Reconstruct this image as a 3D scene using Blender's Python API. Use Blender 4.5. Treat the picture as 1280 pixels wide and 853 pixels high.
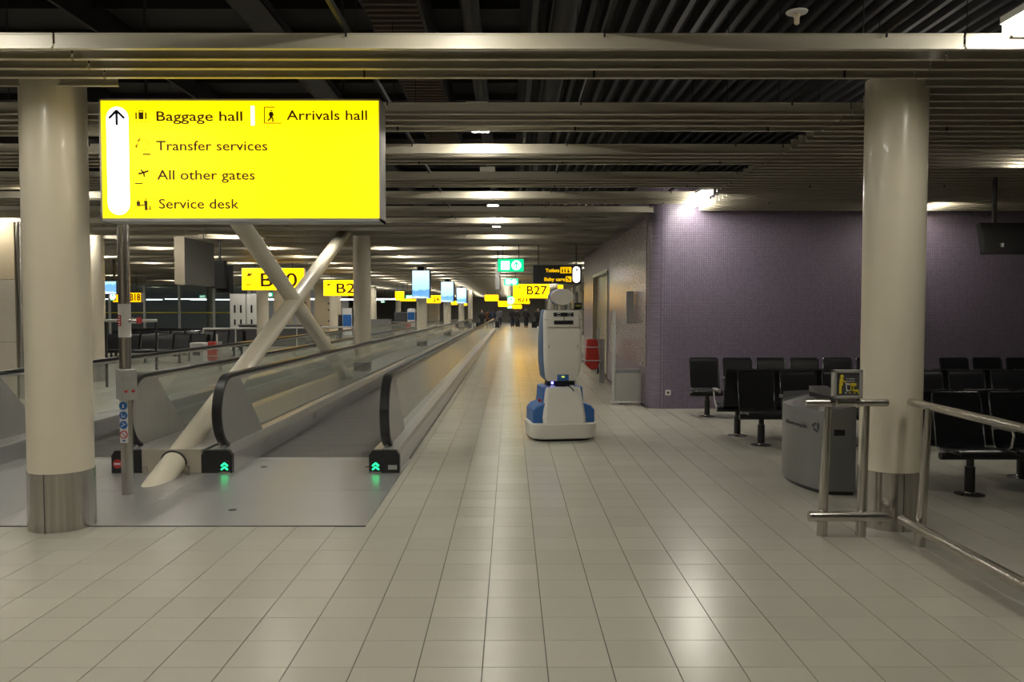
import bpy, math, random
from mathutils import Vector, Matrix
R = random.Random(7)
C = bpy.context.scene.collection
for o in list(bpy.data.objects): bpy.data.objects.remove(o)
# ---------------------------------------------------------------- camera, world, exposure
F = 990.0; CAMH = 1.66; PITCH = math.atan(39/F); YAW = math.atan(2/F)
cd = bpy.data.cameras.new('camera'); cam = bpy.data.objects.new('camera', cd); C.objects.link(cam)
cd.sensor_fit = 'HORIZONTAL'; cd.sensor_width = 36; cd.lens = 36*F/1280; cd.clip_start = .05; cd.clip_end = 300
cam.location = (0, 0, CAMH); cam.rotation_euler = (math.pi/2-PITCH, 0, -YAW)
bpy.context.scene.camera = cam
w = bpy.data.worlds.new('night'); bpy.context.scene.world = w; w.use_nodes = True
w.node_tree.nodes['Background'].inputs[0].default_value = (.9, .93, 1, 1); w.node_tree.nodes['Background'].inputs[1].default_value = .02
vs = bpy.context.scene.view_settings
vs.view_transform = 'Standard'; vs.look = 'None'; vs.gamma = 1; vs.use_curve_mapping = False; vs.exposure = 0.12
bpy.context.scene.cycles.transparent_max_bounces = 32
LAMP = 62.0          # strength of the luminaire diffusers
LAMP_COL = (1, .955, .845)

def P(px, py, Y):    # where the sight line to a point of the photograph meets the vertical plane at depth Y
    a, b = (px-640)/F, -(py-426.5)/F
    x, y, z = a, math.cos(PITCH)+b*math.sin(PITCH), -math.sin(PITCH)+b*math.cos(PITCH)
    x, y = x*math.cos(YAW)+y*math.sin(YAW), -x*math.sin(YAW)+y*math.cos(YAW)
    return x*Y/y, CAMH+z*Y/y
# ---------------------------------------------------------------- materials
def mat(name, col=(.5,.5,.5), rough=.5, metal=0, emit=0, ecol=None, spec=.5, coat=0):
    m = bpy.data.materials.new(name); m.use_nodes = True
    b = m.node_tree.nodes['Principled BSDF']
    b.inputs['Base Color'].default_value = (*col, 1); b.inputs['Roughness'].default_value = rough
    b.inputs['Metallic'].default_value = metal; b.inputs['Specular IOR Level'].default_value = spec
    b.inputs['Coat Weight'].default_value = coat
    if emit:
        b.inputs['Emission Color'].default_value = (*(ecol or col), 1); b.inputs['Emission Strength'].default_value = emit
    return m
def nd(m, t, **kw):
    n = m.node_tree.nodes.new(t)
    for k, v in kw.items(): setattr(n, k, v)
    return n
def ln(m, a, b): m.node_tree.links.new(a, b)
def noisy(m, scale=8, amt=.12, stretch=(1,1,1), rough_amt=0, bump=0):
    """multiply base colour by soft noise; optionally vary roughness / bump"""
    b = m.node_tree.nodes['Principled BSDF']; col = tuple(b.inputs['Base Color'].default_value); r0 = b.inputs['Roughness'].default_value
    tc = nd(m, 'ShaderNodeTexCoord'); mp = nd(m, 'ShaderNodeMapping'); mp.inputs['Scale'].default_value = stretch
    nz = nd(m, 'ShaderNodeTexNoise'); nz.inputs['Scale'].default_value = scale; nz.inputs['Detail'].default_value = 5
    ln(m, tc.outputs['Object'], mp.inputs[0]); ln(m, mp.outputs[0], nz.inputs[0])
    mx = nd(m, 'ShaderNodeMix', data_type='RGBA')
    mx.inputs[6].default_value = tuple(c*(1-amt) for c in col[:3])+(1,); mx.inputs[7].default_value = tuple(min(1, c*(1+amt)) for c in col[:3])+(1,)
    ln(m, nz.outputs[0], mx.inputs[0]); ln(m, mx.outputs[2], b.inputs['Base Color'])
    if rough_amt:
        mr = nd(m, 'ShaderNodeMapRange'); mr.inputs[3].default_value = max(.02, r0-rough_amt); mr.inputs[4].default_value = r0+rough_amt
        ln(m, nz.outputs[0], mr.inputs[0]); ln(m, mr.outputs[0], b.inputs['Roughness'])
    if bump:
        bp = nd(m, 'ShaderNodeBump'); bp.inputs['Strength'].default_value = bump; bp.inputs['Distance'].default_value = .002
        ln(m, nz.outputs[0], bp.inputs['Height']); ln(m, bp.outputs[0], b.inputs['Normal'])
    return m
cream = noisy(mat('cream_lamella', (.43,.395,.31), .42), 3, .06, (.3,1,1))
colpaint = noisy(mat('column_paint', (.68,.62,.49), .33, coat=.15), 4, .04)
steel = mat('brushed_steel', (.58,.555,.51), .25, 1)
steel_v = noisy(mat('reflection_streak_steel', (.50,.48,.45), .22, 1), 26, .5, (1,1,.03), .12)  # vertical streaks in the colour stand in for band reflections
steel_h = noisy(mat('steel_plate', (.53,.53,.53), .30, .75), 3, .06, (.3,1,1), .04)
bin_m = noisy(mat('bin_metal', (.25,.25,.25), .38, .7), 14, .08, (1,1,.1), .05)
steel_d = noisy(mat('steel_grey', (.42,.415,.39), .42, .6), 18, .1, (1,1,.1), .06)
alu = noisy(mat('matt_aluminium', (.46,.455,.43), .45, .6), 12, .06)
beige = noisy(mat('beige_panel', (.50,.46,.38), .4, .2), 3, .06)
black = noisy(mat('black_rubber', (.012,.012,.013), .3), 20, .2)
blackm = noisy(mat('black_metal', (.010,.010,.011), .4), 9, .2)
blackgloss = noisy(mat('gloss_black_seat', (.010,.010,.012), .34), 5, .3)
darkdeck = noisy(mat('dark_deck', (.008,.0075,.007), .8), 2, .3)
duct = noisy(mat('dark_duct', (.018,.016,.014), .6, .2, spec=.2), 6, .25)
dgrey = noisy(mat('dark_grey', (.055,.055,.06), .5), 6, .15)
mgrey = noisy(mat('mid_grey', (.20,.20,.205), .5), 6, .1)
lgrey = noisy(mat('light_grey', (.42,.42,.40), .5), 6, .08)
white = noisy(mat('white_paint', (.72,.72,.68), .45), 6, .05)
shell = noisy(mat('robot_shell', (.66,.64,.57), .42), 5, .04)
blue = noisy(mat('robot_blue', (.035,.13,.37), .42), 6, .08)
blued = noisy(mat('robot_side_blue', (.08,.15,.27), .45), 6, .08)
redm = noisy(mat('red_paint', (.42,.025,.015), .4), 10, .15)
orange = mat('orange_print', (.55,.2,.12), .6)
wood = noisy(mat('beige_cabin', (.50,.42,.29), .38), 2, .12, (3,3,.4))
yellow = mat('lit_yellow', (.8,.6,.0), .5, emit=1.45, ecol=(1,.74,.0))
yel_far = mat('lit_yellow_far', (.8,.55,.0), .5, emit=5.5, ecol=(1,.50,.0))
yel_dim = mat('lit_amber', (.8,.5,.0), .5, emit=1.6, ecol=(1,.48,.0))
litwhite = mat('lit_white', (.9,.9,.9), .5, emit=2.2, ecol=(1,1,1))
green = mat('lit_green', (.0,.5,.2), .5, emit=1.2, ecol=(.0,.75,.28))
ledgreen = mat('led_green', (.0,.6,.2), .5, emit=2.2, ecol=(.02,1,.3))
ledblue = mat('led_blue', (.1,.1,.9), .5, emit=14, ecol=(.08,.08,1))
ledy = mat('led_lime', (.6,.8,.1), .5, emit=.6, ecol=(.6,.8,.15))
ink = mat('sign_ink', (.10,.05,.005), .6, emit=0)
inkblue = mat('sign_navy', (.01,.01,.06), .6)
yelink = mat('lit_yellow_ink', (.8,.6,.0), .5, emit=.95, ecol=(1,.55,.0))
yelpaint = mat('yellow_print', (.62,.50,.02), .6)
whiteprint = mat('white_print', (.7,.7,.7), .6)
blueprint = mat('blue_print', (.02,.13,.42), .5)
redprint = mat('red_print', (.5,.03,.03), .5)
lamp = mat('lamp_diffuser', (.9,.9,.9), .5, emit=LAMP, ecol=LAMP_COL)
strip = mat('strip_tube', (.9,.9,.9), .5, emit=9, ecol=(.92,.96,1))

def screen_mat():
    m = mat('lit_screen', (.2,.4,.7), .4)
    b = m.node_tree.nodes['Principled BSDF']
    tc = nd(m, 'ShaderNodeTexCoord'); sp = nd(m, 'ShaderNodeSeparateXYZ'); ln(m, tc.outputs['Object'], sp.inputs[0])
    nz = nd(m, 'ShaderNodeTexNoise'); nz.inputs['Scale'].default_value = 5; nz.inputs['Detail'].default_value = 4; ln(m, tc.outputs['Object'], nz.inputs[0])
    ma = nd(m, 'ShaderNodeMath', operation='MULTIPLY_ADD'); ma.inputs[1].default_value = .25; ln(m, nz.outputs[0], ma.inputs[0]); ln(m, sp.outputs[2], ma.inputs[2])
    cr = nd(m, 'ShaderNodeValToRGB'); e = cr.color_ramp.elements
    e[0].position = 0; e[0].color = (.75,.85,1,1); e[1].position = 1; e[1].color = (.75,.95,1,1)
    for p, c in ((.17,(.7,.85,1,1)),(.2,(.15,.38,.75,1)),(.40,(.10,.33,.65,1)),(.46,(.45,.8,.98,1)),(.8,(.6,.9,1,1))):
        x = e.new(p); x.color = c
    ln(m, ma.outputs[0], cr.inputs[0]); ln(m, cr.outputs[0], b.inputs['Emission Color']); b.inputs['Emission Strength'].default_value = 1.1
    return m
screen = screen_mat()

def glass_mat(name, tint=(.955,.975,.96), rough=.04, base=.04, fre=1.45, reflection_haze=.05):
    m = bpy.data.materials.new(name); m.use_nodes = True; nt = m.node_tree; nt.nodes.remove(nt.nodes['Principled BSDF'])
    out = nt.nodes['Material Output']
    tr = nd(m, 'ShaderNodeBsdfTransparent'); tr.inputs[0].default_value = (*tint, 1)
    gl = nd(m, 'ShaderNodeBsdfGlossy'); gl.inputs['Roughness'].default_value = rough; gl.inputs['Color'].default_value = (.9,.9,.9,1)
    lw = nd(m, 'ShaderNodeLayerWeight'); lw.inputs[0].default_value = .5      # facing = 1 - |N.I|
    pw = nd(m, 'ShaderNodeMath', operation='POWER'); pw.inputs[1].default_value = 4.0; ln(m, lw.outputs['Facing'], pw.inputs[0])
    fr = nd(m, 'ShaderNodeMath', operation='MULTIPLY'); fr.inputs[1].default_value = .45; ln(m, pw.outputs[0], fr.inputs[0])
    ad = nd(m, 'ShaderNodeMath', operation='ADD'); ad.inputs[1].default_value = base; ad.use_clamp = True
    ln(m, fr.outputs[0], ad.inputs[0])
    mx = nd(m, 'ShaderNodeMixShader'); ln(m, ad.outputs[0], mx.inputs[0]); ln(m, tr.outputs[0], mx.inputs[1]); ln(m, gl.outputs[0], mx.inputs[2])
    df = nd(m, 'ShaderNodeBsdfDiffuse'); df.inputs[0].default_value = (.5,.52,.5,1); m2 = nd(m, 'ShaderNodeMixShader'); m2.inputs[0].default_value = reflection_haze  # grey diffuse mixed in to imitate pale reflections on the glass
    ln(m, mx.outputs[0], m2.inputs[1]); ln(m, df.outputs[0], m2.inputs[2]); ln(m, m2.outputs[0], out.inputs[0]); return m
glass = glass_mat('balustrade_glass')
darkglass = glass_mat('facade_glass', (.5,.55,.55), .02, .06)

TX0, TY0, TDX, TDY = -.13, 3.617, .301, .298
def tile_mat():
    m = mat('floor_tile', (.42,.40,.345), .3, spec=.3)
    b = m.node_tree.nodes['Principled BSDF']
    g = nd(m, 'ShaderNodeNewGeometry'); mp = nd(m, 'ShaderNodeMapping')
    mp.inputs['Location'].default_value = (-TX0/TDX, -TY0/TDY, 0); mp.inputs['Scale'].default_value = (1/TDX, 1/TDY, 0)
    fl = nd(m, 'ShaderNodeVectorMath', operation='FLOOR'); wn = nd(m, 'ShaderNodeTexWhiteNoise', noise_dimensions='2D')
    ln(m, g.outputs['Position'], mp.inputs[0]); ln(m, mp.outputs[0], fl.inputs[0]); ln(m, fl.outputs[0], wn.inputs[0])
    nz = nd(m, 'ShaderNodeTexNoise'); nz.inputs['Scale'].default_value = 1.2; nz.inputs['Detail'].default_value = 6; ln(m, g.outputs['Position'], nz.inputs[0])
    n2 = nd(m, 'ShaderNodeTexNoise'); n2.inputs['Scale'].default_value = 160; n2.inputs['Detail'].default_value = 2; ln(m, g.outputs['Position'], n2.inputs[0])
    a1 = nd(m, 'ShaderNodeMath', operation='MULTIPLY_ADD'); a1.inputs[1].default_value = .45; ln(m, wn.outputs[0], a1.inputs[0])
    a2 = nd(m, 'ShaderNodeMath', operation='MULTIPLY_ADD'); a2.inputs[1].default_value = .5; a2.inputs[2].default_value = -.1; ln(m, nz.outputs[0], a2.inputs[0]); ln(m, a2.outputs[0], a1.inputs[2])
    a3 = nd(m, 'ShaderNodeMath', operation='MULTIPLY_ADD'); a3.inputs[1].default_value = .35; ln(m, n2.outputs[0], a3.inputs[0]); ln(m, a1.outputs[0], a3.inputs[2])
    mx = nd(m, 'ShaderNodeMix', data_type='RGBA'); mx.inputs[6].default_value = (.375,.358,.305,1); mx.inputs[7].default_value = (.455,.435,.375,1)
    ln(m, a3.outputs[0], mx.inputs[0]); ln(m, mx.outputs[2], b.inputs['Base Color'])
    mr = nd(m, 'ShaderNodeMapRange'); mr.inputs[3].default_value = .21; mr.inputs[4].default_value = .28; ln(m, nz.outputs[0], mr.inputs[0]); ln(m, mr.outputs[0], b.inputs['Roughness'])
    return m
tilem = tile_mat(); grout = noisy(mat('grout', (.10,.095,.08), .9), 20, .2)

def mosaic_mat():
    m = mat('purple_mosaic', (.2,.16,.22), .3)
    b = m.node_tree.nodes['Principled BSDF']
    g = nd(m, 'ShaderNodeNewGeometry'); s = nd(m, 'ShaderNodeSeparateXYZ'); ln(m, g.outputs['Position'], s.inputs[0])
    ad = nd(m, 'ShaderNodeMath', operation='ADD'); ln(m, s.outputs[0], ad.inputs[0]); ln(m, s.outputs[1], ad.inputs[1])
    cb = nd(m, 'ShaderNodeCombineXYZ'); ln(m, ad.outputs[0], cb.inputs[0]); ln(m, s.outputs[2], cb.inputs[1])
    br = nd(m, 'ShaderNodeTexBrick'); br.offset = 0; br.squash = 1
    br.inputs['Scale'].default_value = 1; br.inputs['Brick Width'].default_value = .036; br.inputs['Row Height'].default_value = .036
    br.inputs['Mortar Size'].default_value = .0045; br.inputs['Mortar Smooth'].default_value = .3
    br.inputs['Color1'].default_value = (.190,.155,.215,1); br.inputs['Color2'].default_value = (.240,.198,.270,1); br.inputs['Mortar'].default_value = (.115,.095,.13,1)
    ln(m, cb.outputs[0], br.inputs[0]); ln(m, br.outputs[0], b.inputs['Base Color'])
    bp = nd(m, 'ShaderNodeBump', invert=True); bp.inputs['Distance'].default_value = .002; bp.inputs['Strength'].default_value = .5
    ln(m, br.outputs['Fac'], bp.inputs['Height'])
    dv = nd(m, 'ShaderNodeVectorMath', operation='SCALE'); dv.inputs['Scale'].default_value = 1/.036; ln(m, cb.outputs[0], dv.inputs[0])
    fl = nd(m, 'ShaderNodeVectorMath', operation='FLOOR'); ln(m, dv.outputs[0], fl.inputs[0])
    wn = nd(m, 'ShaderNodeTexWhiteNoise', noise_dimensions='2D'); ln(m, fl.outputs[0], wn.inputs[0])
    mr = nd(m, 'ShaderNodeMapRange'); mr.inputs[3].default_value = .28; mr.inputs[4].default_value = .36; ln(m, wn.outputs[0], mr.inputs[0])
    ln(m, mr.outputs[0], b.inputs['Roughness']); ln(m, bp.outputs[0], b.inputs['Normal'])
    return m
mosaic = mosaic_mat()
# ---------------------------------------------------------------- mesh helpers
class MB:
    def __init__(s): s.v, s.f, s.mi, s.m = [], [], [], 0
    def add(s, vs, fs):
        k = len(s.v); s.v += [tuple(v) for v in vs]; s.f += [tuple(i+k for i in f) for f in fs]; s.mi += [s.m]*len(fs); return s
    def box(s, x0, x1, y0, y1, z0, z1):
        return s.add([(x,y,z) for z in (z0,z1) for y in (y0,y1) for x in (x0,x1)], [(0,2,3,1),(4,5,7,6),(0,1,5,4),(2,6,7,3),(0,4,6,2),(1,3,7,5)])
    def prism(s, pts, axis, a, b):
        """polygon pts in the other two axes (x: (y,z), y: (x,z), z: (x,y)) extruded from a to b"""
        def q(p, t): return (t,p[0],p[1]) if axis == 'x' else (p[0],t,p[1]) if axis == 'y' else (p[0],p[1],t)
        n = len(pts); vs = [q(p,a) for p in pts]+[q(p,b) for p in pts]
        return s.add(vs, [tuple(range(n)), tuple(range(2*n-1,n-1,-1))]+[(i,i+n,(i+1)%n+n,(i+1)%n) for i in range(n)])
    def cyl(s, p, q, r, r2=None, n=16, cap=True):
        p, q = Vector(p), Vector(q); r2 = r if r2 is None else r2
        d = (q-p).normalized(); u = d.orthogonal().normalized(); w = d.cross(u)
        vs = [p+(u*math.cos(t)+w*math.sin(t))*r for t in (2*math.pi*i/n for i in range(n))]+[q+(u*math.cos(t)+w*math.sin(t))*r2 for t in (2*math.pi*i/n for i in range(n))]
        fs = [(i,(i+1)%n,(i+1)%n+n,i+n) for i in range(n)]
        if cap: fs += [tuple(range(n-1,-1,-1)), tuple(range(n,2*n))]
        return s.add(vs, fs)
    def tube(s, path, r, n=8):
        path = [Vector(p) for p in path]; rings = []
        up = Vector((0,0,1))
        prev = None
        for i, p in enumerate(path):
            d = (path[min(i+1,len(path)-1)]-path[max(i-1,0)]).normalized()
            u = d.orthogonal().normalized() if prev is None else (prev-d*prev.dot(d)).normalized()
            prev = u; w = d.cross(u)
            rings.append([p+(u*math.cos(2*math.pi*k/n)+w*math.sin(2*math.pi*k/n))*r for k in range(n)])
        vs = [v for g in rings for v in g]; m = len(path)
        fs = [(i*n+k, i*n+(k+1)%n, (i+1)*n+(k+1)%n, (i+1)*n+k) for i in range(m-1) for k in range(n)]
        fs += [tuple(range(n-1,-1,-1)), tuple(range((m-1)*n, m*n))]
        return s.add(vs, fs)
    def lathe(s, prof, c, n=24):
        vs = [(c[0]+r*math.cos(2*math.pi*k/n), c[1]+r*math.sin(2*math.pi*k/n), c[2]+z) for r, z in prof for k in range(n)]
        m = len(prof); fs = [(i*n+k, i*n+(k+1)%n, (i+1)*n+(k+1)%n, (i+1)*n+k) for i in range(m-1) for k in range(n)]
        fs += [tuple(range(n-1,-1,-1)), tuple(range((m-1)*n, m*n))]
        return s.add(vs, fs)
    def loft(s, rings):
        n = len(rings[0]); vs = [v for g in rings for v in g]; m = len(rings)
        fs = [(i*n+k, i*n+(k+1)%n, (i+1)*n+(k+1)%n, (i+1)*n+k) for i in range(m-1) for k in range(n)]
        fs += [tuple(range(n-1,-1,-1)), tuple(range((m-1)*n, m*n))]
        return s.add(vs, fs)
def mesh(b, name, mats):
    me = bpy.data.meshes.new(name); me.from_pydata(b.v, [], b.f)
    for m in (mats if isinstance(mats, (list, tuple)) else [mats]): me.materials.append(m)
    me.polygons.foreach_set('material_index', b.mi); me.update(); return me
def obj(name, b, mats, parent=None, loc=(0,0,0), rz=0, bevel=0, seg=2, smooth=False, label=None):
    me = b if isinstance(b, bpy.types.Mesh) else mesh(b, name, mats)
    o = bpy.data.objects.new(name, me); C.objects.link(o); o.location = loc; o.rotation_euler = (0,0,rz)
    if parent: o.parent = parent
    if bevel:
        m = o.modifiers.new('bevel', 'BEVEL'); m.width = bevel; m.segments = seg; m.limit_method = 'ANGLE'; m.angle_limit = math.radians(40)
    if smooth or bevel:
        me.polygons.foreach_set('use_smooth', [True]*len(me.polygons))
        try: me.set_sharp_from_angle(angle=math.radians(38))
        except Exception: pass
    if label: o['label'] = label
    return o
def tag(o, label, cat, group=None, kind=None):
    o['label'] = label; o['category'] = cat
    if group: o['group'] = group
    if kind: o['kind'] = kind
    return o
def thing(name, label, cat, loc=(0,0,0), rz=0, group=None):
    o = bpy.data.objects.new(name, None); C.objects.link(o); o.location = loc; o.rotation_euler = (0,0,rz)
    o.empty_display_size = .1; return tag(o, label, cat, group)
def struct(name, b, m, parent=None, **k):
    o = obj(name, b, m, parent, **k)
    if not parent: o['kind'] = 'structure'
    return o
def copy_tree(o, parent=None):
    c = o.copy(); C.objects.link(c); c.parent = parent
    for ch in list(o.children): copy_tree(ch, c)
    return c
def text(name, s, m, parent, x, y, z, h, width=None, rot=(math.pi/2,0,0), align='LEFT', bold=0, ex=.002):
    """h is the cap height in metres; width squeezes the line to a measured width"""
    cu = bpy.data.curves.new(name, 'FONT'); cu.body = s; cu.size = h/.72; cu.extrude = ex; cu.align_x = align; cu.offset = bold; cu.resolution_u = 3
    cu.materials.append(m); o = bpy.data.objects.new(name, cu); C.objects.link(o); o.parent = parent
    o.location = (x,y,z); o.rotation_euler = rot
    bpy.context.view_layer.update(); d = o.dimensions.x
    me = bpy.data.meshes.new_from_object(o.evaluated_get(bpy.context.evaluated_depsgraph_get()))
    me.name = name; bpy.data.objects.remove(o); o = bpy.data.objects.new(name, me); C.objects.link(o); o.parent = parent
    o.location = (x,y,z); o.rotation_euler = rot
    if width and d > 0: o.scale.x = width/d
    return o
def disc(b, cx, cz, r, y0, y1, n=20, sx=1):
    return b.prism([(cx+sx*r*math.cos(2*math.pi*i/n), cz+r*math.sin(2*math.pi*i/n)) for i in range(n)], 'y', y0, y1)
def bar2(b, p, q, wd, y0, y1):
    """flat stroke from p to q (x,z) on a vertical sign"""
    d = Vector((q[0]-p[0], q[1]-p[1])); n = Vector((-d.y, d.x)).normalized()*wd/2
    return b.prism([(p[0]+n.x,p[1]+n.y),(p[0]-n.x,p[1]-n.y),(q[0]-n.x,q[1]-n.y),(q[0]+n.x,q[1]+n.y)], 'y', y0, y1)
# ---------------------------------------------------------------- floor
WX = 2.34; WY = 13.257            # corner of the purple walls
def in_plate(x, y): return -5.9 < x < -1.12 and y > 6.02
fb = MB().box(-34, 16, -9, 31.2, -.05, -.004); floor = struct('floor', fb, grout)
near = []; far = MB()
def blocked(x0, x1, y0, y1):
    if x0 > WX and y0 > WY: return True
    return False
GX, GY = .0028, .0016
for j in range(-40, 92):
    y0 = TY0+(j-1)*TDY; y1 = y0+TDY
    for i in range(-42, 41):
        x0 = TX0+i*TDX; x1 = x0+TDX
        if blocked(x0,x1,y0,y1): continue
        xa, xb, ya, yb = x0+GX, x1-GX, y0+GY, y1-GY
        if y1 > 6.02 and x1 > -5.9 and x0 < -1.112:      # under the walkways
            if x1 > -1.112: xa = -1.108
            elif y0 < 6.02: yb = 6.016
            elif x0 < -5.9: xb = -5.9
            else: continue
            if xb-xa < .01 or yb-ya < .01: continue
        if x1 > WX-.01 and y1 > WY: yb = WY-.004 if x0 > WX-.2 else yb
        if yb-ya < .01: continue
        full = (xb-xa > TDX-.01 and yb-ya > TDY-.01)
        vis = abs((x0+x1)/2) < .66*y1+.1 and y1 > 3.36 and y0 < 7.6
        if vis and full: near.append((y0, x0, xa, ya))
        else: far.box(xa, xb, ya, yb, -.006, 0)
near.sort(); tm = mesh(MB().box(0, TDX-2*GX, 0, TDY-2*GY, -.006, 0), 'tile', tilem)
for k, (_, _, xa, ya) in enumerate(near):
    if k < 296: obj('tile', tm, None, floor, (xa, ya, 0))
    else: far.box(xa, xa+TDX-2*GX, ya, ya+TDY-2*GY, -.006, 0)
o = obj('small_tile_field', far, tilem, floor); o['kind'] = 'stuff'
o = obj('far_paving', MB().box(-34,16,TY0+91*TDY+.001,112,-.05,0).box(-34,TX0-42*TDX,-9,31.2,-.006,0), tilem, floor)
# ---------------------------------------------------------------- ceiling: dark deck above, hanging lamellas below
ceil = struct('ceiling', MB().box(-34, 16, -9, 112, 4.9, 5.05), darkdeck)
rb = MB()
for i in range(46):
    x = .2+i*.2; rb.prism([(x,4.9),(x+.03,4.80),(x+.09,4.80),(x+.12,4.9)], 'y', -8, 40)
o = obj('deck_ribs', rb, mat('rib_metal',(.014,.014,.015),.5,.2), ceil); o['kind'] = 'stuff'
rb = MB()
for i in range(40): rb.box(-14, .1, 3+i*.9, 3.03+i*.9, 4.80, 4.9)
for x in (-12,-9,-6,-4.4,-2.6): rb.box(x, x+.04, -8, 40, 4.6, 4.9)
o = obj('deck_seams', rb, duct, ceil); o['kind'] = 'stuff'
BZ, BH, PITCHY, DY = 3.30, .10, 1.664, .2065
prof = [(-.019,0),(.019,0),(.019,.009),(.004,.015),(.004,BH-.006),(.012,BH),(-.008,BH),(-.008,BH-.006),(-.004,BH-.012),(-.004,.015),(-.019,.009)]
def slat_mesh(L):
    return mesh(MB().prism([(p[0],p[1]) for p in prof], 'x', 0, L), 'slat', cream)
cm_ = slat_mesh(5.72); rm_ = slat_mesh(9.0); lm_ = slat_mesh(13.0)
rest = MB(); nsl = 0
def slat(x, y, L, me):
    global nsl
    if nsl < 285 and 4.5 < y < 31: obj('slat', me, None, ceil, (x, y, BZ)); nsl += 1
    else:
        rest.box(x, x+L, y-.004, y+.004, BZ+.01, BZ+BH); rest.box(x, x+L, y-.017, y+.017, BZ, BZ+.01)
g0 = 5.06
for g in range(-7, 62):
    for k in range(8):
        y = g0+g*PITCHY+k*DY
        if k < 4: slat(-2.865, y, 5.72, cm_)
        if k < 5: slat(-15.88, y, 13.0, lm_)
        if y < 13.22 and (g > -1 or k == 7 or g < -2): slat(3.02 if g == -1 else 3.12 if 11.3 < y < 13.2 else 2.872, y, 9.0, rm_)
        if k < 5: rest.box(-34, -15.9, y-.01, y+.01, BZ, BZ+BH)
        if y > 25.3 : rest.box(2.872, 16, y-.01, y+.01, BZ, BZ+BH)
        elif y > 13.3 and k < 4: pass
o = obj('far_slats', rest, cream, ceil); o['kind'] = 'stuff'
cl = MB(); ra = MB()
for x in (-10.2,-8.0,-6.0,-4.4,-1.03,.59,2.36,4.0,5.8):
    for g in range(-3, 20):
        ys = g0+g*PITCHY+3*DY
        cl.box(x-.007, x+.007, ys-.026, ys-.018, BZ-.002, BZ+BH+.03)
        cl.box(x-.006, x+.006, ys-3*DY-.03, ys-3*DY-.02, BZ+BH-.03, BZ+BH+.05)
        ra.cyl((x, ys-1.5*DY, BZ+BH+.05), (x, ys-1.5*DY, 4.9), .004, n=5)
    ra.box(x-.012, x+.012, -3, 13.2 if x > 2.36 else 36, BZ+BH, BZ+BH+.04)
o = obj('slat_clips', cl, black, ceil); o['kind'] = 'stuff'
o = obj('carrier_rails', ra, duct, ceil); o['kind'] = 'stuff'
# things in the void above the slats
for i, (x, z, r) in enumerate(((-.36,4.35,.09),(.52,4.42,.12))):
    tag(obj('ventilation_duct', MB().cyl((x,-4,z),(x,34,z),r,n=14), duct, smooth=True), ('thin' if i == 0 else 'thicker')+' dark round duct above the ceiling slats, '+('left' if i == 0 else 'right')+' of the pair over the corridor', 'duct')
for i, (x0, x1, y0, y1) in enumerate(((-1.25,-.75,5.5,12.5),)):
    t = thing('louvred_duct', 'brown ribbed rectangular duct above the slats behind the big yellow sign', 'duct', (0,0,4.2))
    obj('casing', MB().box(x0,x1,y0,y1,0,.35), duct, t)
    lb = MB(); [lb.box(x0+.03,x1-.03,y0+.05+k*.12,y0+.09+k*.12,-.02,0) for k in range(56)]
    obj('louvre', lb, mat('louvre_brown',(.05,.03,.015),.6), t)['kind'] = 'stuff'
t = thing('cable_tray', 'dark perforated cable tray above the slats left of the ribbed duct', 'tray', (-2.2,0,4.2))
obj('tray_floor', MB().box(-.15,.15,-4,34,0,.01), duct, t); obj('side_rail', MB().box(-.15,-.14,-4,34,0,.08), duct, t); obj('side_rail', MB().box(.14,.15,-4,34,0,.08), duct, t)
sx, sz = P(996, 24, 6.0)
t = thing('sprinkler_head', 'white round sprinkler head hanging in the dark gap above the front slats', 'sprinkler', (sx,6.0,sz-.04))
obj('rosette', MB().lathe([(.004,.075),(.075,.085),(.08,.095),(.03,.10),(.004,.101)], (0,0,0)), white, t, smooth=True)
obj('nozzle', MB().lathe([(.012,0),(.02,.01),(.02,.05),(.035,.075)], (0,0,0), 12), mat('pale_brass',(.6,.5,.36),.4,.4), t, smooth=True)
obj('feed_pipe', MB().cyl((0,0,.1),(0,0,4.9-sz+.04),.008,n=8), duct, t)
# ---------------------------------------------------------------- luminaires
ROWS = {-9.6:'far left row', -6.5:'second row from the left', -3.4:'row above the walkways', -.31:'row over the corridor', 2.81:'row by the wall corner', 6.0:'rightmost row over the seats', -12.8:'third row from the left wall', -19.2:'added fill row second from the left wall', -26:'added fill row nearest the left wall'}
ORD = ['nearest','second','third','fourth','fifth','sixth','seventh','eighth','ninth','tenth','eleventh','twelfth','thirteenth','fourteenth','fifteenth','sixteenth','seventeenth','eighteenth','nineteenth','twentieth']+['twenty-'+q for q in ('first','second','third','fourth','fifth','sixth','seventh','eighth','ninth')]+['thirtieth','thirty-first','thirty-second']
hb = mesh(MB().box(-.09,.09,-.45,.45,.055,.10), 'housing', white); db = mesh(MB().box(-.08,.08,-.44,.44,0,.055), 'diffuser', lamp)
lamp_soft = mat('lamp_diffuser_dim', (.9,.9,.9), .5, emit=42, ecol=LAMP_COL); db3 = mesh(MB().box(-.08,.08,-.44,.44,0,.055), 'diffuser', lamp_soft)
hb2 = mesh(MB().box(-.10,.10,-.46,.46,.01,.08), 'housing', white); db2 = mesh(MB().box(-.085,.085,-.445,.445,0,.012), 'diffuser', lamp)
def luminaire(x, y, z, label, group):
    t = thing('ceiling_luminaire', label, 'lamp', (x,y,z), 0, group)
    e = z < 3.45
    obj('housing', hb if e else hb2, None, t); obj('diffuser', (db3 if 3.30 < z < 3.38 else db) if e else db2, None, t)
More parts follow.
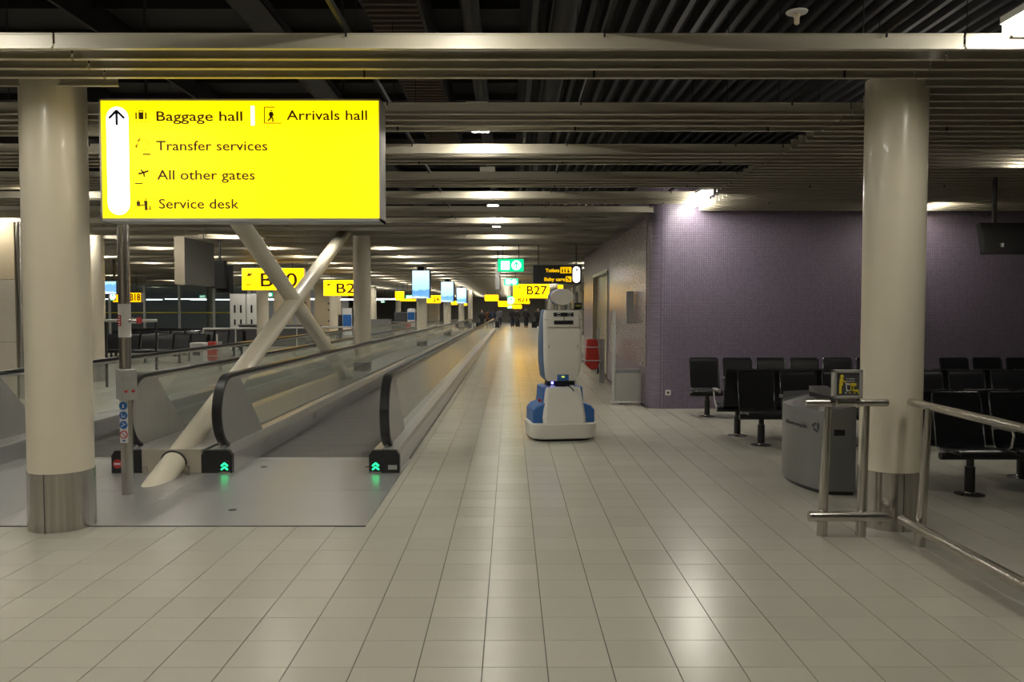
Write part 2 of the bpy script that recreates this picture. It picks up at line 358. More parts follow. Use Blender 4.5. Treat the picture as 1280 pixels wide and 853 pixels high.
for x, rn in ROWS.items():
    ks = range(-2, 29)
    n = 0
    for k in ks:
        y = 4.52+k*3.328; xx = x; z = 3.50
        if x == 2.81:
            if k not in (0,2) and k < 7: continue
            if k == 0: xx, z = 3.12, 3.37
            if k == 2: y, z = 11.8, 3.31
        elif k == 0: y = 4.22
        if x == -3.4 and k == 4: continue
        if x < -15 and (k < 4 or k > 17 or k % 2): continue  # the two leftmost rows are added to brighten the dark lounge
        if x == 6.0:
            if k > 2 or k < 1: continue
            if k == 1: y, z, xx = 8.6, 3.41, 5.9
            if k == 2: y, z, xx = 12.7, 3.41, 6.7
        if x < -9 and k < 1: continue
        if k > 17 and x not in (-6.5,-3.4,-.31,2.81): continue
        luminaire(xx, y, z, 'white ceiling luminaire, %s in the %s'%(ORD[n], rn), 'luminaires in the slatted ceiling'); n += 1
luminaire(2.98, 12.7, 3.36, 'white ceiling luminaire right in front of the purple wall corner', 'luminaires in the slatted ceiling')
# ---------------------------------------------------------------- purple walls
wb = MB().box(WX+.3, 16, WY, WY+.3, 0, 3.9); struct('wall_right', wb, mosaic)
cn = [(WX+.3-.3*math.cos(t), WY+.3-.3*math.sin(t)) for t in (math.pi/2*i/12 for i in range(13))]
b = MB().prism([(WX+.301,WY+.31)]+cn[::-1], 'z', 0, 3.9)
struct('wall_corner', b, mosaic, smooth=True)
b = MB().box(WX, WX+.3, WY+.29, 19.1, 0, 3.9).box(WX, WX+.3, 22.4, 25.2, 0, 3.9).box(WX, WX+.3, 19.1, 22.4, 2.58, 3.9)
ws = struct('wall_corridor', b, mosaic)
b = MB().box(WX+.3, 9, 25.0, 25.2, 0, 3.9); struct('wall_return', b, lgrey)
b = MB().box(WX+.1, WX+3, 22.4, 22.5, 0, 2.58).box(WX+.1,WX+3,19.0,19.1,0,2.58).box(WX+3,WX+3.1,19,22.5,0,2.58).box(WX+.1,WX+3,19,22.5,2.58,2.7)
struct('wall_alcove', b, beige)
d = struct('trim_1', MB().box(WX-.02, WX+.32, 19.06, 19.14, 0, 2.62).box(WX-.02,WX+.32,22.36,22.44,0,2.62).box(WX-.02,WX+.32,19.06,22.44,2.56,2.64), steel)
door_m = noisy(mat('door_metal',(.42,.37,.26),.34,.7),4,.1,(1,1,.3))
d = thing('steel_door', 'brushed steel door leaf in the corridor alcove behind the robot', 'door', (WX+.1,19.15,0))
for k in (0,1): obj('door_leaf', MB().box(0,.05,k*1.605,k*1.605+1.595,.02,2.55), door_m, d)
obj('handle', MB().tube([(0,1.5,1),(-.06,1.5,1),(-.06,1.38,1)],.01), steel, d)
cp = thing('wall_cladding', 'brushed metal sheet cladding on the corridor side of the purple wall', 'cladding', (WX-.012,13.62,.67))
for k in range(4): obj('panel', MB().box(0,.01,k*1.25,k*1.25+1.243,0,2.55), steel_h if 0 else mosaic, cp)
cladm = noisy(mat('woven_cladding',(.36,.32,.37),.27,.65),40,.12,(1,.2,3),.04,.12)
for pp in cp.children: pp.data.materials[0] = cladm
hx, hz0 = P(793, 410, 14.6); 
t = thing('wall_fin', 'slim vertical metal box fixed to the corridor wall beside the corner', 'wall fixture', (WX-.022,14.9,1.40))
obj('body', MB().box(-.14,0,-.04,.04,0,.61), alu, t, bevel=.006); obj('edge_strip', MB().box(-.146,-.14,-.035,.035,.01,.6), white, t)
sx, sz = P(835, 491, WY)
t = thing('wall_socket', 'small cream double wall socket low on the purple wall', 'socket', (sx,WY,sz))
obj('plate', MB().box(-.045,.045,-.012,0,-.045,.045), white, t, bevel=.006); obj('plug_hole', disc(MB(),0,0,.022,-.014,-.011), dgrey, t)
# far right frontage
b = MB().box(4.6, 4.9, 25.2, 112, 0, 3.6); struct('wall_far_right', b, lgrey)
for k in range(14):
    y = 28+k*5.5; t = thing('shopfront_pier', 'grey pier on the far right frontage, %s along the corridor'%ORD[k], 'pier', (4.45,y,0), 0, 'piers of the far frontage')
    obj('shaft', MB().box(-.12,.12,-.18,.18,0,3.3), steel_d if k%2 else colpaint, t); obj('base_cover', MB().box(-.13,.13,-.19,.19,0,.3), steel, t)
    p = thing('shop_window', 'tall panel between piers of the far frontage, %s along the corridor'%ORD[k], 'panel', (4.55,y+.3,0), 0, 'panels of the far frontage')
    obj('pane', MB().box(-.03,0,0,4.8,.1,2.9), darkglass, p); obj('frame', MB().box(-.05,.0,0,.06,0,3).box(-.05,0,4.74,4.8,0,3).box(-.05,0,0,4.8,0,.1).box(-.05,0,0,4.8,2.9,3), steel_d, p)
struct('wall_end', MB().box(-34, 16, 105, 105.3, 0, 4.9), lgrey)
struct('wall_lounge', MB().box(-34, -13.5, 66, 66.3, 0, 4.9), lgrey)
struct('wall_left', MB().box(-34.2, -34, -9, 111, 0, 4.9), mgrey)
struct('wall_back', MB().box(-34, 16, -9.3, -9, 0, 4.9), beige)
struct('wall_side', MB().box(12.6, 12.8, -9, WY, 0, 4.9), beige)
# ---------------------------------------------------------------- columns
def column(x, y, r, label, top=3.40, nb=.44):
    t = thing('round_column', label, 'column', (x,y,0), 0, 'round white columns')
    obj('shaft', MB().cyl((0,0,nb),(0,0,top),r,n=48), colpaint, t, smooth=True)
    obj('base_cover', MB().cyl((0,0,0),(0,0,nb),r+.006,n=48), steel_v, t, smooth=True)
    obj('seam', MB().box(-.002,.002,-r-.0085,-r-.004,0,nb), black, t)
    return t
column(-3.45, 6.05, .228, 'round cream column with steel base, left foreground beside the yellow sign')
column(2.93, 6.07, .222, 'round cream column with steel base, right foreground behind the handrails')
for i, y in enumerate((18.4,30.8,43.2,55.6,68)): column(-3.44, y, .20, 'round column between the walkways, %s'%['standing free behind the crossed braces','carrying the nearest blue screen','carrying the middle blue screen','carrying the farthest blue screen','farthest of the row'][i])
for i, y in enumerate((18.35,30.8,43.2,55.6,68)): column(-9.62, y, .228, 'round column beyond the walkways in the left hall, %s from the camera'%ORD[i])
for i, y in enumerate((30.8,43.2,55.6,68)): column(-16.3, y, .22, 'round column in the far left lounge, %s from the camera'%ORD[i])
# ---------------------------------------------------------------- main sign
SX0, SX1, SY, SZ0, SZ1 = -3.072, -.972, 5.98, 2.325, 3.235
t = thing('direction_sign', 'large lit yellow direction sign listing Baggage hall and Arrivals hall', 'sign', (0,SY,0))
b = MB().box(SX0, SX1, 0, .24, SZ0, SZ0+.022).box(SX0,SX1,0,.24,SZ1-.014,SZ1).box(SX0,SX0+.012,0,.24,SZ0,SZ1).box(SX1-.012,SX1,0,.24,SZ0,SZ1).box(SX0,SX1,.232,.24,SZ0,SZ1)
obj('casing', b, alu, t)
obj('lit_face', MB().box(SX0+.014,SX1-.014,.004,.012,SZ0+.022,SZ1-.014), yellow, t)
for x in (SX0+.3, SX1-.3): obj('hanger', MB().cyl((x,.12,SZ1),(x,.12,4.9),.012,n=8), duct, t)
def S(px, py): return (SX0+(px-128)*(SX1-SX0)/348.5, SZ1-(py-123)*(SZ1-SZ0)/153)
def sl(px): return px*(SX1-SX0)/348.5
def pill(b, x0, x1, z0, z1, y0, y1, n=10):
    r = (x1-x0)/2; cx = (x0+x1)/2
    pts = [(cx+r*math.cos(math.pi*i/n), z1-r+r*math.sin(math.pi*i/n)) for i in range(n+1)]+[(cx-r*math.cos(math.pi*i/n), z0+r-r*math.sin(math.pi*i/n)) for i in range(n+1)]
    return b.prism(pts, 'y', y0, y1)
a, c = S(137,268), S(164,133); obj('arrow_field', pill(MB(), a[0], c[0], a[1], c[1], 0, .006), litwhite, t)
b = MB(); A = S(150,138); bar2(b, S(150,156), S(150,140), sl(3.0), -.003, .001); bar2(b, S(140.5,147.5), S(150.3,137.6), sl(3.1), -.003, .001); bar2(b, S(159.5,147.5), S(149.7,137.6), sl(3.1), -.003, .001)
obj('up_arrow', b, inkblue, t)
a, c = S(316.2,156), S(320.4,132); obj('divider', MB().box(a[0],c[0],0,.005,a[1],c[1]), litwhite, t)
for s_, x0, x1, py in (('Baggage hall',197.5,304,150.5),('Arrivals hall',360.5,460.5,149.2),('Transfer services',198,336,187.3),('All other gates',198.7,320.5,223.8),('Service desk',199.5,299.5,260.0)):
    q = S(x0, py); text('lettering', s_, ink, t, q[0], .003, q[1], sl(12.3), sl(x1-x0), bold=.0012, ex=.001)
Y0, Y1 = -.002, .003
b = MB(); r_ = lambda x0,x1,y0,y1: b.box(S(x0,0)[0], S(x1,0)[0], Y0, Y1, S(0,y1)[1], S(0,y0)[1])
r_(177.3,183,140,148.5); r_(173.3,174.8,140,148.5); r_(185.3,186.8,140,148.5)
for k in range(6): r_(170+k*3.6,171+k*3.6,151.2,152.2)
r_(177.5,178.2,137.6,140); r_(182.4,183.1,137.6,140); r_(177.5,183.1,137.4,138.2)
obj('baggage_pictogram', b, ink, t)
b = MB(); r_ = lambda x0,x1,y0,y1: b.box(S(x0,0)[0], S(x1,0)[0], Y0, Y1, S(0,y1)[1], S(0,y0)[1])
r_(332.4,333.4,133,153.8); r_(332.4,354,152.9,153.8); r_(332.4,345.5,133,134); r_(344.8,345.6,133,134.8)
d_ = lambda x,y,r: disc(b, *S(x,y), sl(r), Y0, Y1, 12)
q_ = lambda x0,y0,x1,y1,w=.9: bar2(b, S(x0,y0), S(x1,y1), sl(w*1.9), Y0, Y1)
d_(341.6,137.8,1.0); q_(341.4,139.4,341,144.8,2.4); q_(341,144.6,340,148,1); q_(340,148,337,150.4,.9); q_(341.3,144.6,343.2,147.6,1); q_(343.2,147.6,343.4,151.8,.8); q_(340.6,140.2,338.4,143.4,.7); q_(342,140.2,344.6,143.6,.7)
obj('walking_figure', b, ink, t)
def plane(cx, cy, s, rot=0):
    def g(u, v):
        a_ = math.radians(rot); return (cx+s*(u*math.cos(a_)-v*math.sin(a_)), cy+s*(u*math.sin(a_)+v*math.cos(a_)))
    for p1, p2, w_ in (((-6,2),(6,-2),1.1),((0,0),(1,5.4),.9),((0,0),(-3.5,-3.6),.9),((-5.2,1.8),(-6,0),.7)): q_(*g(*p1), *g(*p2), w_*s)
b = MB(); plane(182,215,1); q_(171,228.8,180.6,228.8,.8); obj('plane_pictogram', b, ink, t)
b = MB(); plane(177,174.5,.45,-40); plane(174,181.5,.45,-60); q_(181.5,192.2,191,192.2,.8)
for k in range(14):
    a_ = -2+k*.28; q_(182.5+6.5*math.cos(a_),180.5+6.5*math.sin(a_),182.5+6.5*math.cos(a_+.14),180.5+6.5*math.sin(a_+.14),.35)
obj('transfer_pictogram', b, ink, t)
b = MB(); d_(174.8,249.6,.9); q_(174.8,251,174.8,255.5,2.2); q_(173,256.6,182,255.8,.8); d_(184.2,248.3,.9); q_(184.2,250.3,184.2,256,2); q_(183.7,256,183.7,262.4,.9); q_(185,256,185.6,262,.7); q_(189.4,256.6,189.4,261.2,.6); q_(187,261.3,190.5,261.1,.6); q_(182.2,252,183.6,250.6,.8)
obj('desk_pictogram', b, ink, t)
# ---------------------------------------------------------------- walkways
YN, YE = 7.98, 62.0
def belt_path(n=14):
    pts = [(8.30, .15+0*0)]
    pts = []
    for i in range(n+1):
        a_ = math.radians(250-(250-90)*i/n); pts.append((8.36+.37*math.cos(a_), .60+.39*math.sin(a_)))
    return pts+[(YE-.4,.99)]+[(YE-.4+.37*math.cos(math.radians(90-i*16)), .60+.39*math.sin(math.radians(90-i*16))) for i in range(1,11)]
def sweep(b, path, wd, th, x=0):
    """rectangle swept along a path in the YZ plane"""
    rings = []
    for i, p in enumerate(path):
        q0, q1 = path[max(i-1,0)], path[min(i+1,len(path)-1)]
        d = Vector((q1[0]-q0[0], q1[1]-q0[1])).normalized(); n = Vector((d.y, -d.x))
        i1 = (p[0]+n.x*th, p[1]+n.y*th); e = .008; i2 = (p[0]-0*n.x, p[1]); i3 = (p[0]+n.x*e, p[1]+n.y*e)
        rings.append([(x-wd/2, i3[0], i3[1]), (x-wd/2+e, i2[0], i2[1]), (x+wd/2-e, i2[0], i2[1]), (x+wd/2, i3[0], i3[1]), (x+wd/2, i1[0], i1[1]), (x-wd/2, i1[0], i1[1])])
    return b.loft(rings)
bp_ = belt_path()
inner = [(p[0], p[1]) for p in bp_]
def shrink(path, d):
    out = []
    for i, p in enumerate(path):
        q0, q1 = path[max(i-1,0)], path[min(i+1,len(path)-1)]; v = Vector((q1[0]-q0[0], q1[1]-q0[1])).normalized(); n = Vector((v.y,-v.x))
        out.append((p[0]+n.x*d, p[1]+n.y*d))
    return out
hand_me = mesh(sweep(MB(), bp_, .098, .034), 'handrail', black)
track_me = mesh(sweep(MB(), shrink(bp_, .036), .075, .035), 'handrail_track', alu)
arc = [(8.36+.31*math.cos(math.radians(250-i*16)), .60+.33*math.sin(math.radians(250-i*16))) for i in range(11)]
newel_me = mesh(MB().prism(arc+[(8.66,.925),(9.42,.24),(8.1,.24)], 'x', -.018, .018), 'newel_plate', steel_d)
pan_me = mesh(MB().add([(x,y,z) for x in (-.006,.006) for y,z in ((.006,.235),(1.494,.235),(1.494,.94),(.006,.94))], [(3,2,1,0),(4,5,6,7)]), 'glass_panel', glass)
first_me = mesh(MB().prism([(8.665,.925),(9.88,.925),(9.88,.235),(9.42,.235)], 'x', -.006, .006), 'glass_panel', glass)
def skirt_me(s):
    pr = [(.15*s,0),(.15*s,.19),(.125*s,.225),(.03*s,.24),(-.03*s,.24),(-.145*s,.205),(-.15*s,.19),(-.15*s,0)]
    return mesh(MB().prism(pr, 'y', YN+.06, YE-.1), 'skirt', steel_h)
sk = {1:skirt_me(1), -1:skirt_me(-1)}
def chevrons(parent, x, z, y, label='green lit double chevron indicator'):
    q = obj('indicator', MB().box(x-.055,x+.055,y-.012,y,z-.055,z+.055), black, parent, bevel=.004, label=label)
    obj('bezel', MB().box(x-.06,x+.06,y-.018,y-.004,z-.066,z-.055), steel, q)
    b = MB()
    for dz in (-.022,.016):
        bar2(b, (x-.034,z+dz-.012), (x+.001,z+dz+.018), .016, y-.016, y-.011); bar2(b, (x+.034,z+dz-.012), (x-.001,z+dz+.018), .016, y-.016, y-.011)
    obj('chevron', b, ledgreen, q)
def walkway(xl, xr, label, up):
    t = thing('moving_walkway', label, 'moving walkway', (0,0,0))
    for s, xc in ((-1,xl),(1,xr)):
        obj('handrail', hand_me, None, t, (xc,0,0), smooth=True); obj('handrail_track', track_me, None, t, (xc,0,0))
        obj('newel_plate', newel_me, None, t, (xc,0,0)); obj('skirt', sk[s], None, t, (xc,0,0))
        obj('end_cap', MB().prism([(-.155,0),(-.155,.185),(-.12,.235),(.12,.235),(.155,.185),(.155,0)], 'y', YN, YN+.07), black, t, (xc,0,0), bevel=.004)
        obj('glass_panel', first_me, None, t, (xc,0,0))
        for k in range(34): obj('glass_panel', pan_me, None, t, (xc,9.885+k*1.5,0))
        for yy in (9.0,11.3): obj('inspection_plate', MB().box(xc-s*.158,xc-s*.15,yy,yy+.22,.09,.17), steel_d, t, bevel=.003)
        if up: chevrons(t, xc+(-s)*(.085) , .075, YN)
    pl = MB(); W = (xr-.15)-(xl+.15)
    pl.box(0,W,.004,.396,-.02,0)
    for k in range(int(W/.02)): pl.box(k*.02+.004,k*.02+.012,.006,.394,0,.005)
    pm = mesh(pl, 'pallet', noisy(mat('pallet_metal',(.17,.165,.16),.42,.6),20,.15))
    for k in range(130 if up else 60): obj('pallet', pm, None, t, (xl+.15, 8.83+k*.4, .0))
    obj('belt_well', MB().box(xl+.15,xr-.15,8.8,YE,-.04,-.02), black, t)
    obj('comb_plate', MB().box(xl+.15,xr-.15,8.74,8.83,-.02,.007), steel_d, t)
    return t
w1 = walkway(-2.98, -1.28, 'moving walkway with green arrows and glass sides, running beside the corridor', True)
w2 = walkway(-5.60, -3.89, 'moving walkway left of the crossed braces with a red no-entry disc', False)
b = MB(); [None for _ in ()]
obj('label_plate', MB().box(-1.24,-1.15,YN-.006,YN,.04,.085), alu, w1)
ne = obj('no_entry_disc', disc(MB(), -3.98, .10, .045, YN-.008, YN), redprint, w2); obj('bar', MB().box(-4.012,-3.948,YN-.011,YN-.007,.09,.11), whiteprint, ne)
# landing plates
lp = thing('landing_floor', 'brushed steel landing floor in front of the moving walkways', 'floor plate', (0,0,0))
for x0, x1, y0, y1 in ((-3.05,-1.112,6.022,7.2),(-4.05,-3.055,6.022,7.2),(-5.9,-4.055,6.022,7.2),(-3.05,-1.112,7.204,8.74),(-4.05,-3.055,7.204,8.74),(-5.9,-4.055,7.204,8.74)):
    obj('plate', MB().box(x0,x1,y0,y1,-.03,.004), steel_h, lp)
obj('edge_strip', MB().box(-5.9,-1.108,6.008,6.022,-.03,.005), dgrey, lp)
obj('substructure', MB().box(-5.9,-1.12,8.74,YE,-.049,-.03), dgrey, lp)
for x, y in ((-1.5,8.3),(-2.6,8.3),(-2.3,6.5)): obj('lifting_socket', MB().cyl((x,y,.003),(x,y,.0055),.035,n=14), dgrey, lp)
# divider box between the walkways
t = thing('walkway_divider', 'beige box cover between the two walkways where the brace passes through', 'cover', (0,0,0))
obj('front_panel', MB().box(-3.735,-3.135,7.98,8.02,.0,.245), beige, t); obj('deck_cover', MB().box(-3.735,-3.135,8.02,YE-.2,.22,.24), alu, t)
for x in (-3.66,-3.24): obj('stub_post', MB().cyl((x,7.90,0),(x,7.90,.09),.022,n=14), steel, t, smooth=True)
obj('hole_collar', MB().cyl((-3.41,7.972,.115),(-3.41,7.982,.118),.132,n=28), dgrey, t)
# crossed braces
xb = -3.44
def brace(p, q, label, r=.118):
    p, q = Vector(p), Vector(q); d = q-p; k = 0
    b = MB(); n = 32; dn = d.normalized(); u = Vector((1,0,0)); w_ = dn.cross(u)
    lo, hi = [], []
    for i in range(n):
        o_ = (u*math.cos(2*math.pi*i/n)+w_*math.sin(2*math.pi*i/n))*r
        # both ends are cut flat, parallel to the floor
        lo.append(p+o_-dn*(o_.z/dn.z)); hi.append(q+o_-dn*(o_.z/dn.z))
    b.loft([lo, hi]); o = obj('diagonal_brace', b, colpaint, smooth=True); return tag(o, label, 'brace', 'crossed braces')
brace((xb+.03,7.68,.004), (xb,16.55,3.27), 'cream tubular brace rising away from the floor through the beige box')
brace((xb-.0,16.6,.25), (xb,8.84,3.27), 'cream tubular brace descending from the ceiling behind the yellow sign')
# ---------------------------------------------------------------- signal post
px_, py_ = -3.44, 7.07
t = thing('signal_post', 'stainless post with control box and round blue pictogram stickers', 'post', (px_,py_,0))
obj('pole', MB().cyl((0,0,0),(0,0,3.40),.05,n=28), steel, t, smooth=True)
def Z(py): return P(155, py, 7.02)[1]
bx = obj('control_box', MB().box(-.065,.065,-.11,.11,Z(500),Z(462)), alu, t, (.01,-.01,0), rz=math.radians(38), bevel=.004)
for i in range(2):
    for j in range(3):
        zz = Z(500)+(Z(462)-Z(500))*(.30+.24*j)
        obj('button' if j == 0 else 'key_switch', MB().cyl((-.03+.06*i,-.122,zz),(-.03+.06*i,-.11,zz),.013,n=12), redm if j == 0 else lgrey, bx)
pb = obj('notice_sleeve', MB().cyl((0,0,Z(422)),(0,0,Z(380)),.053,n=28), white, t, smooth=True)
obj('notice_print', MB().box(-.035,-.005,-.0575,-.05,Z(408),Z(394)), redprint, t)
for k in range(4): obj('notice_mark', MB().box(-.027,-.013,-.059,-.057,Z(407-k*3.2),Z(405.2-k*3.2)), whiteprint, t)
sr = obj('sensor_arm', MB().cyl((.03,-.0,Z(401)),(.135,-.02,Z(401)),.026,n=16), steel, t, smooth=True); obj('red_cap', MB().cyl((.13,-.019,Z(401)),(.15,-.023,Z(401)),.030,n=16), redprint, sr)
obj('sticker_strip', MB().box(-.034,.034,-.054,-.045,Z(554),Z(501)), whiteprint, t)
for i, yc in enumerate((507.5,519.5,531.5,543.5)):
    z = Z(yc); d = obj('sticker', disc(MB(), 0, z, .036, -.057, -.053), blueprint if i < 3 else redprint, t)
    b = MB()
    if i == 0: disc(b,0,z+.012,.006,-.06,-.056,8); b.box(-.007,.007,-.06,-.056,z-.018,z+.006)
    elif i == 1: b.box(-.015,-.009,-.06,-.056,z-.018,z+.018); b.box(-.009,.014,-.06,-.056,z-.018,z-.01); b.box(.009,.014,-.06,-.056,z-.01,z+.004)
    elif i == 2: bar2(b,(-.02,z-.014),(.02,z+.012),.007,-.06,-.056); disc(b,-.004,z+.016,.006,-.06,-.056,8)
    else:
        disc(b,0,z,.027,-.0585,-.056)
    obj('mark', b, whiteprint, d)
    if i == 3:
        b = MB(); bar2(b,(-.02,z+.02),(.02,z-.02),.006,-.061,-.058); obj('slash', b, redprint, d)
obj('sticker_note', MB().box(-.012,.012,-.056,-.053,Z(552),Z(550)), blueprint, t)
# ---------------------------------------------------------------- robot
t = thing('service_robot', 'white and blue wheeled service robot standing in the corridor', 'robot', (.645,10.28,0), math.radians(8))
def rr(w_, d_, r, n=6, y=0, x=0):
    out = []
    for cx, cy, a0 in ((w_/2-r,d_/2-r,0),(-w_/2+r,d_/2-r,90),(-w_/2+r,-d_/2+r,180),(w_/2-r,-d_/2+r,270)):
        for i in range(n+1):
            a_ = math.radians(a0+90*i/n); out.append((x+cx+r*math.cos(a_), y+cy+r*math.sin(a_)))
    return out
def rings(lst): return MB().loft([[(p[0],p[1],z) for p in rr(w_,d_,r,6,y,x)] for z,w_,d_,r,y,x in lst])
obj('wheel_skirt', rings([(.0,.74,.62,.2,0,0),(.03,.76,.64,.2,0,0)]), black, t)
obj('base', rings([(.025,.80,.68,.2,0,0),(.04,.85,.73,.2,0,0),(.17,.87,.75,.2,0,0),(.215,.87,.75,.2,0,0),(.225,.84,.72,.19,0,0)]), shell, t, smooth=True)
# bevelled front housing panel
fp = MB(); zs = [(.20,.50),(.235,.545),(.30,.555),(.66,.46),(.675,.44)]
fr_ = []
for z, w_ in zs:
    yy = -.345+(z-.2)*.28; fr_.append([(-w_/2,yy+.02,z),(-w_/2+.03,yy-.012,z),(w_/2-.03,yy-.012,z),(w_/2,yy+.02,z),(w_/2,yy+.25,z),(-w_/2,yy+.25,z)])
obj('front_panel', fp.loft(fr_), shell, t, bevel=.012)
obj('panel_logo', MB().box(-.04,.06,-.292,-.2885,.42,.426), lgrey, t)
for s in (-1,1):
    x0 = .40*s
    poly = [(.18*s,.215),(x0,.215),(x0,.385),(x0-.05*s,.44),(.22*s,.49),(.18*s,.49)]
    obj('shoulder_block', MB().prism(poly, 'y', -.26, .26), blue, t, bevel=.015)
    obj('side_column', MB().prism([(.15*s,.215),(.27*s,.215),(.27*s,.45),(.255*s,.68),(.15*s,.68)], 'y', -.20, .28), blue, t, bevel=.02)
obj('emergency_button', MB().cyl((-.29,-.2,.50),(-.32,-.2,.52),.02,n=12), redm, t)
obj('tower', MB().box(-.14,.14,-.12,.2,.3,.70), blued, t)
obj('waist', rings([(.66,.36,.3,.06,.02,0),(.76,.36,.3,.06,.02,0)]), blackm, t)
wl = obj('waist_light', MB().cyl((-.13,-.15,.725),(-.13,-.14,.725),.016,n=12), ledblue, t, label='glowing blue status lamp')
obj('cable', MB().tube([(.06,-.14,.69),(.09,-.26,.675),(.12,-.30,.63)],.007), black, t)
obj('connector', MB().box(.10,.15,-.150,-.13,.675,.69).box(-.15,-.10,-.150,-.13,.675,.69), whiteprint, t)
obj('torso_shell', rings([(.755,.40,.30,.06,.05,0),(.80,.47,.36,.07,.05,0),(1.0,.52,.40,.08,.05,0),(1.25,.52,.40,.08,.05,0),(1.50,.50,.36,.08,.05,0),(1.63,.47,.30,.07,.05,0),(1.66,.44,.26,.06,.05,0)]), blued, t, smooth=True)
obj('front_shell', rings([(.75,.39,.08,.03,-.13,0),(.79,.44,.10,.04,-.14,0),(1.0,.485,.12,.05,-.155,0),(1.2,.495,.12,.05,-.155,0),(1.45,.495,.12,.05,-.14,0),(1.60,.485,.12,.05,-.12,0),(1.655,.45,.10,.04,-.11,0)]), shell, t, smooth=True)
hp = obj('head_mount', rings([(1.44,.40,.02,.008,-.212,0),(1.455,.41,.05,.015,-.205,0),(1.60,.40,.05,.015,-.185,0),(1.64,.38,.05,.015,-.165,0)]), shell, t, smooth=True)
obj('slot', MB().box(-.128,.128,-.222,-.20,1.575,1.625), black, t); obj('slot', MB().box(-.125,.125,-.232,-.21,1.475,1.525), black, t)
obj('slot_cable', MB().tube([(0,-.226,1.60),(.002,-.236,1.56),(0,-.234,1.51)],.004), black, t)
for x in (-.09,.05):
    obj('clip', MB().box(x,x+.05,-.227,-.22,1.61,1.618).box(x,x+.05,-.227,-.22,1.582,1.588), whiteprint, t)
for x in (-.247,.20): obj('seam', MB().box(x,x+.047,-.212,-.20,1.533,1.537), dgrey, t)
for x in (-.19,.18): obj('vent_slit', MB().box(x,x+.006,-.217,-.21,1.17,1.215), black, t)
for x in (-.19,.13): obj('vent_slit', MB().box(x,x+.05,-.196,-.18,.865,.870), black, t)
pl_ = obj('lower_plate', MB().box(-.075,.075,-.200,-.12,.752,.835), blue, t, bevel=.006); obj('status_display', disc(MB(),0,0,.012,-.205,-.199,14,1.9), ledy, pl_, (0,0,.805))
for x in (-.13,.10): obj('neck_post', MB().cyl((x,0,1.62),(x,0,1.80),.022), shell, t, smooth=True)
def ell(rx, rz, y, n=28, z0=1.825, x0=.01): return [(x0+rx*math.cos(2*math.pi*i/n), y, z0+rz*math.sin(2*math.pi*i/n)) for i in range(n)]
obj('head', MB().loft([ell(.135,.09,.20),ell(.15,.105,.14),ell(.155,.11,.0),ell(.15,.107,-.05)]), blued, t, smooth=True)
fc = obj('face_plate', MB().loft([ell(.15,.107,-.05),ell(.15,.105,-.075),ell(.143,.098,-.088)]), shell, t, smooth=True)
obj('screw', disc(MB(), -.09, 1.77, .005, -.091, -.087, 8), dgrey, fc); obj('screw', disc(MB(), .115, 1.77, .005, -.091, -.087, 8), dgrey, fc)
sc = obj('scanner', MB().box(.19,.29,-.02,.08,1.675,1.755), black, t, bevel=.01); obj('scanner_window', MB().box(.20,.27,-.024,-.019,1.70,1.725), mat('olive',(.25,.25,.03),.3), sc); obj('bracket', MB().box(.16,.31,-.04,.1,1.66,1.672), black, sc)
# ---------------------------------------------------------------- beam benches
SP = .528
def cache(fn, store={}):
    if fn.__name__ not in store: store[fn.__name__] = fn()
    return store[fn.__name__]
def seat_m():   # one seat, facing -Y, beam under the middle
    b = MB(); pr = []
    path = [(-.255,.385),(-.235,.412),(-.19,.425),(-.05,.405),(.08,.395),(.135,.40),(.16,.43)]
    up = [(y,z+.016) for y, z in path]
    b.prism(path+up[::-1], 'x', -.225, .225); return mesh(b, 'seat', blackgloss)
def back_m():
    path = [(.15,.43),(.165,.50),(.20,.68),(.235,.84),(.255,.885),(.268,.892)]
    up = [(y+.016,z-.003) for y, z in path]
    b = MB(); b.prism(path+up[::-1], 'x', -.212, .212); return mesh(b, 'backrest', blackgloss)
def backf_m():
    b = MB()
    for s in (-1,1): b.tube([(s*.222,-.23,.40),(s*.222,.10,.395),(s*.222,.15,.42),(s*.222,.20,.66),(s*.222,.25,.865),(s*.205,.262,.893)], .011, 8)
    b.tube([(-.205,.262,.893),(.205,.262,.893)], .011, 8); return mesh(b, 'seat_frame', mat('frame_gloss',(.05,.05,.055),.18,.5))
def arm_m():
    b = MB(); b.tube([(0,-.02,.35),(0,-.16,.46),(0,-.19,.56),(0,-.17,.60),(0,.02,.60),(0,.12,.585)], .011, 8); b.box(-.022,.022,-.18,.08,.595,.618); return mesh(b, 'armrest', steel_d)
def leg_m():
    return mesh(MB().cyl((0,0,.02),(0,0,.26),.045,.043,20).cyl((0,0,.26),(0,0,.33),.032,.032,16), 'leg', black)
def foot_m(): return mesh(MB().lathe([(.125,0),(.125,.008),(.05,.022),(.046,.03)], (0,0,0), 24), 'foot_plate', steel)
SM, BM_, FM_, AM_, LM_, GM_ = seat_m(), back_m(), backf_m(), arm_m(), leg_m(), foot_m()
for m_ in (SM, BM_, FM_, LM_, GM_): m_.polygons.foreach_set('use_smooth', [True]*len(m_.polygons)); m_.set_sharp_from_angle(angle=math.radians(40))
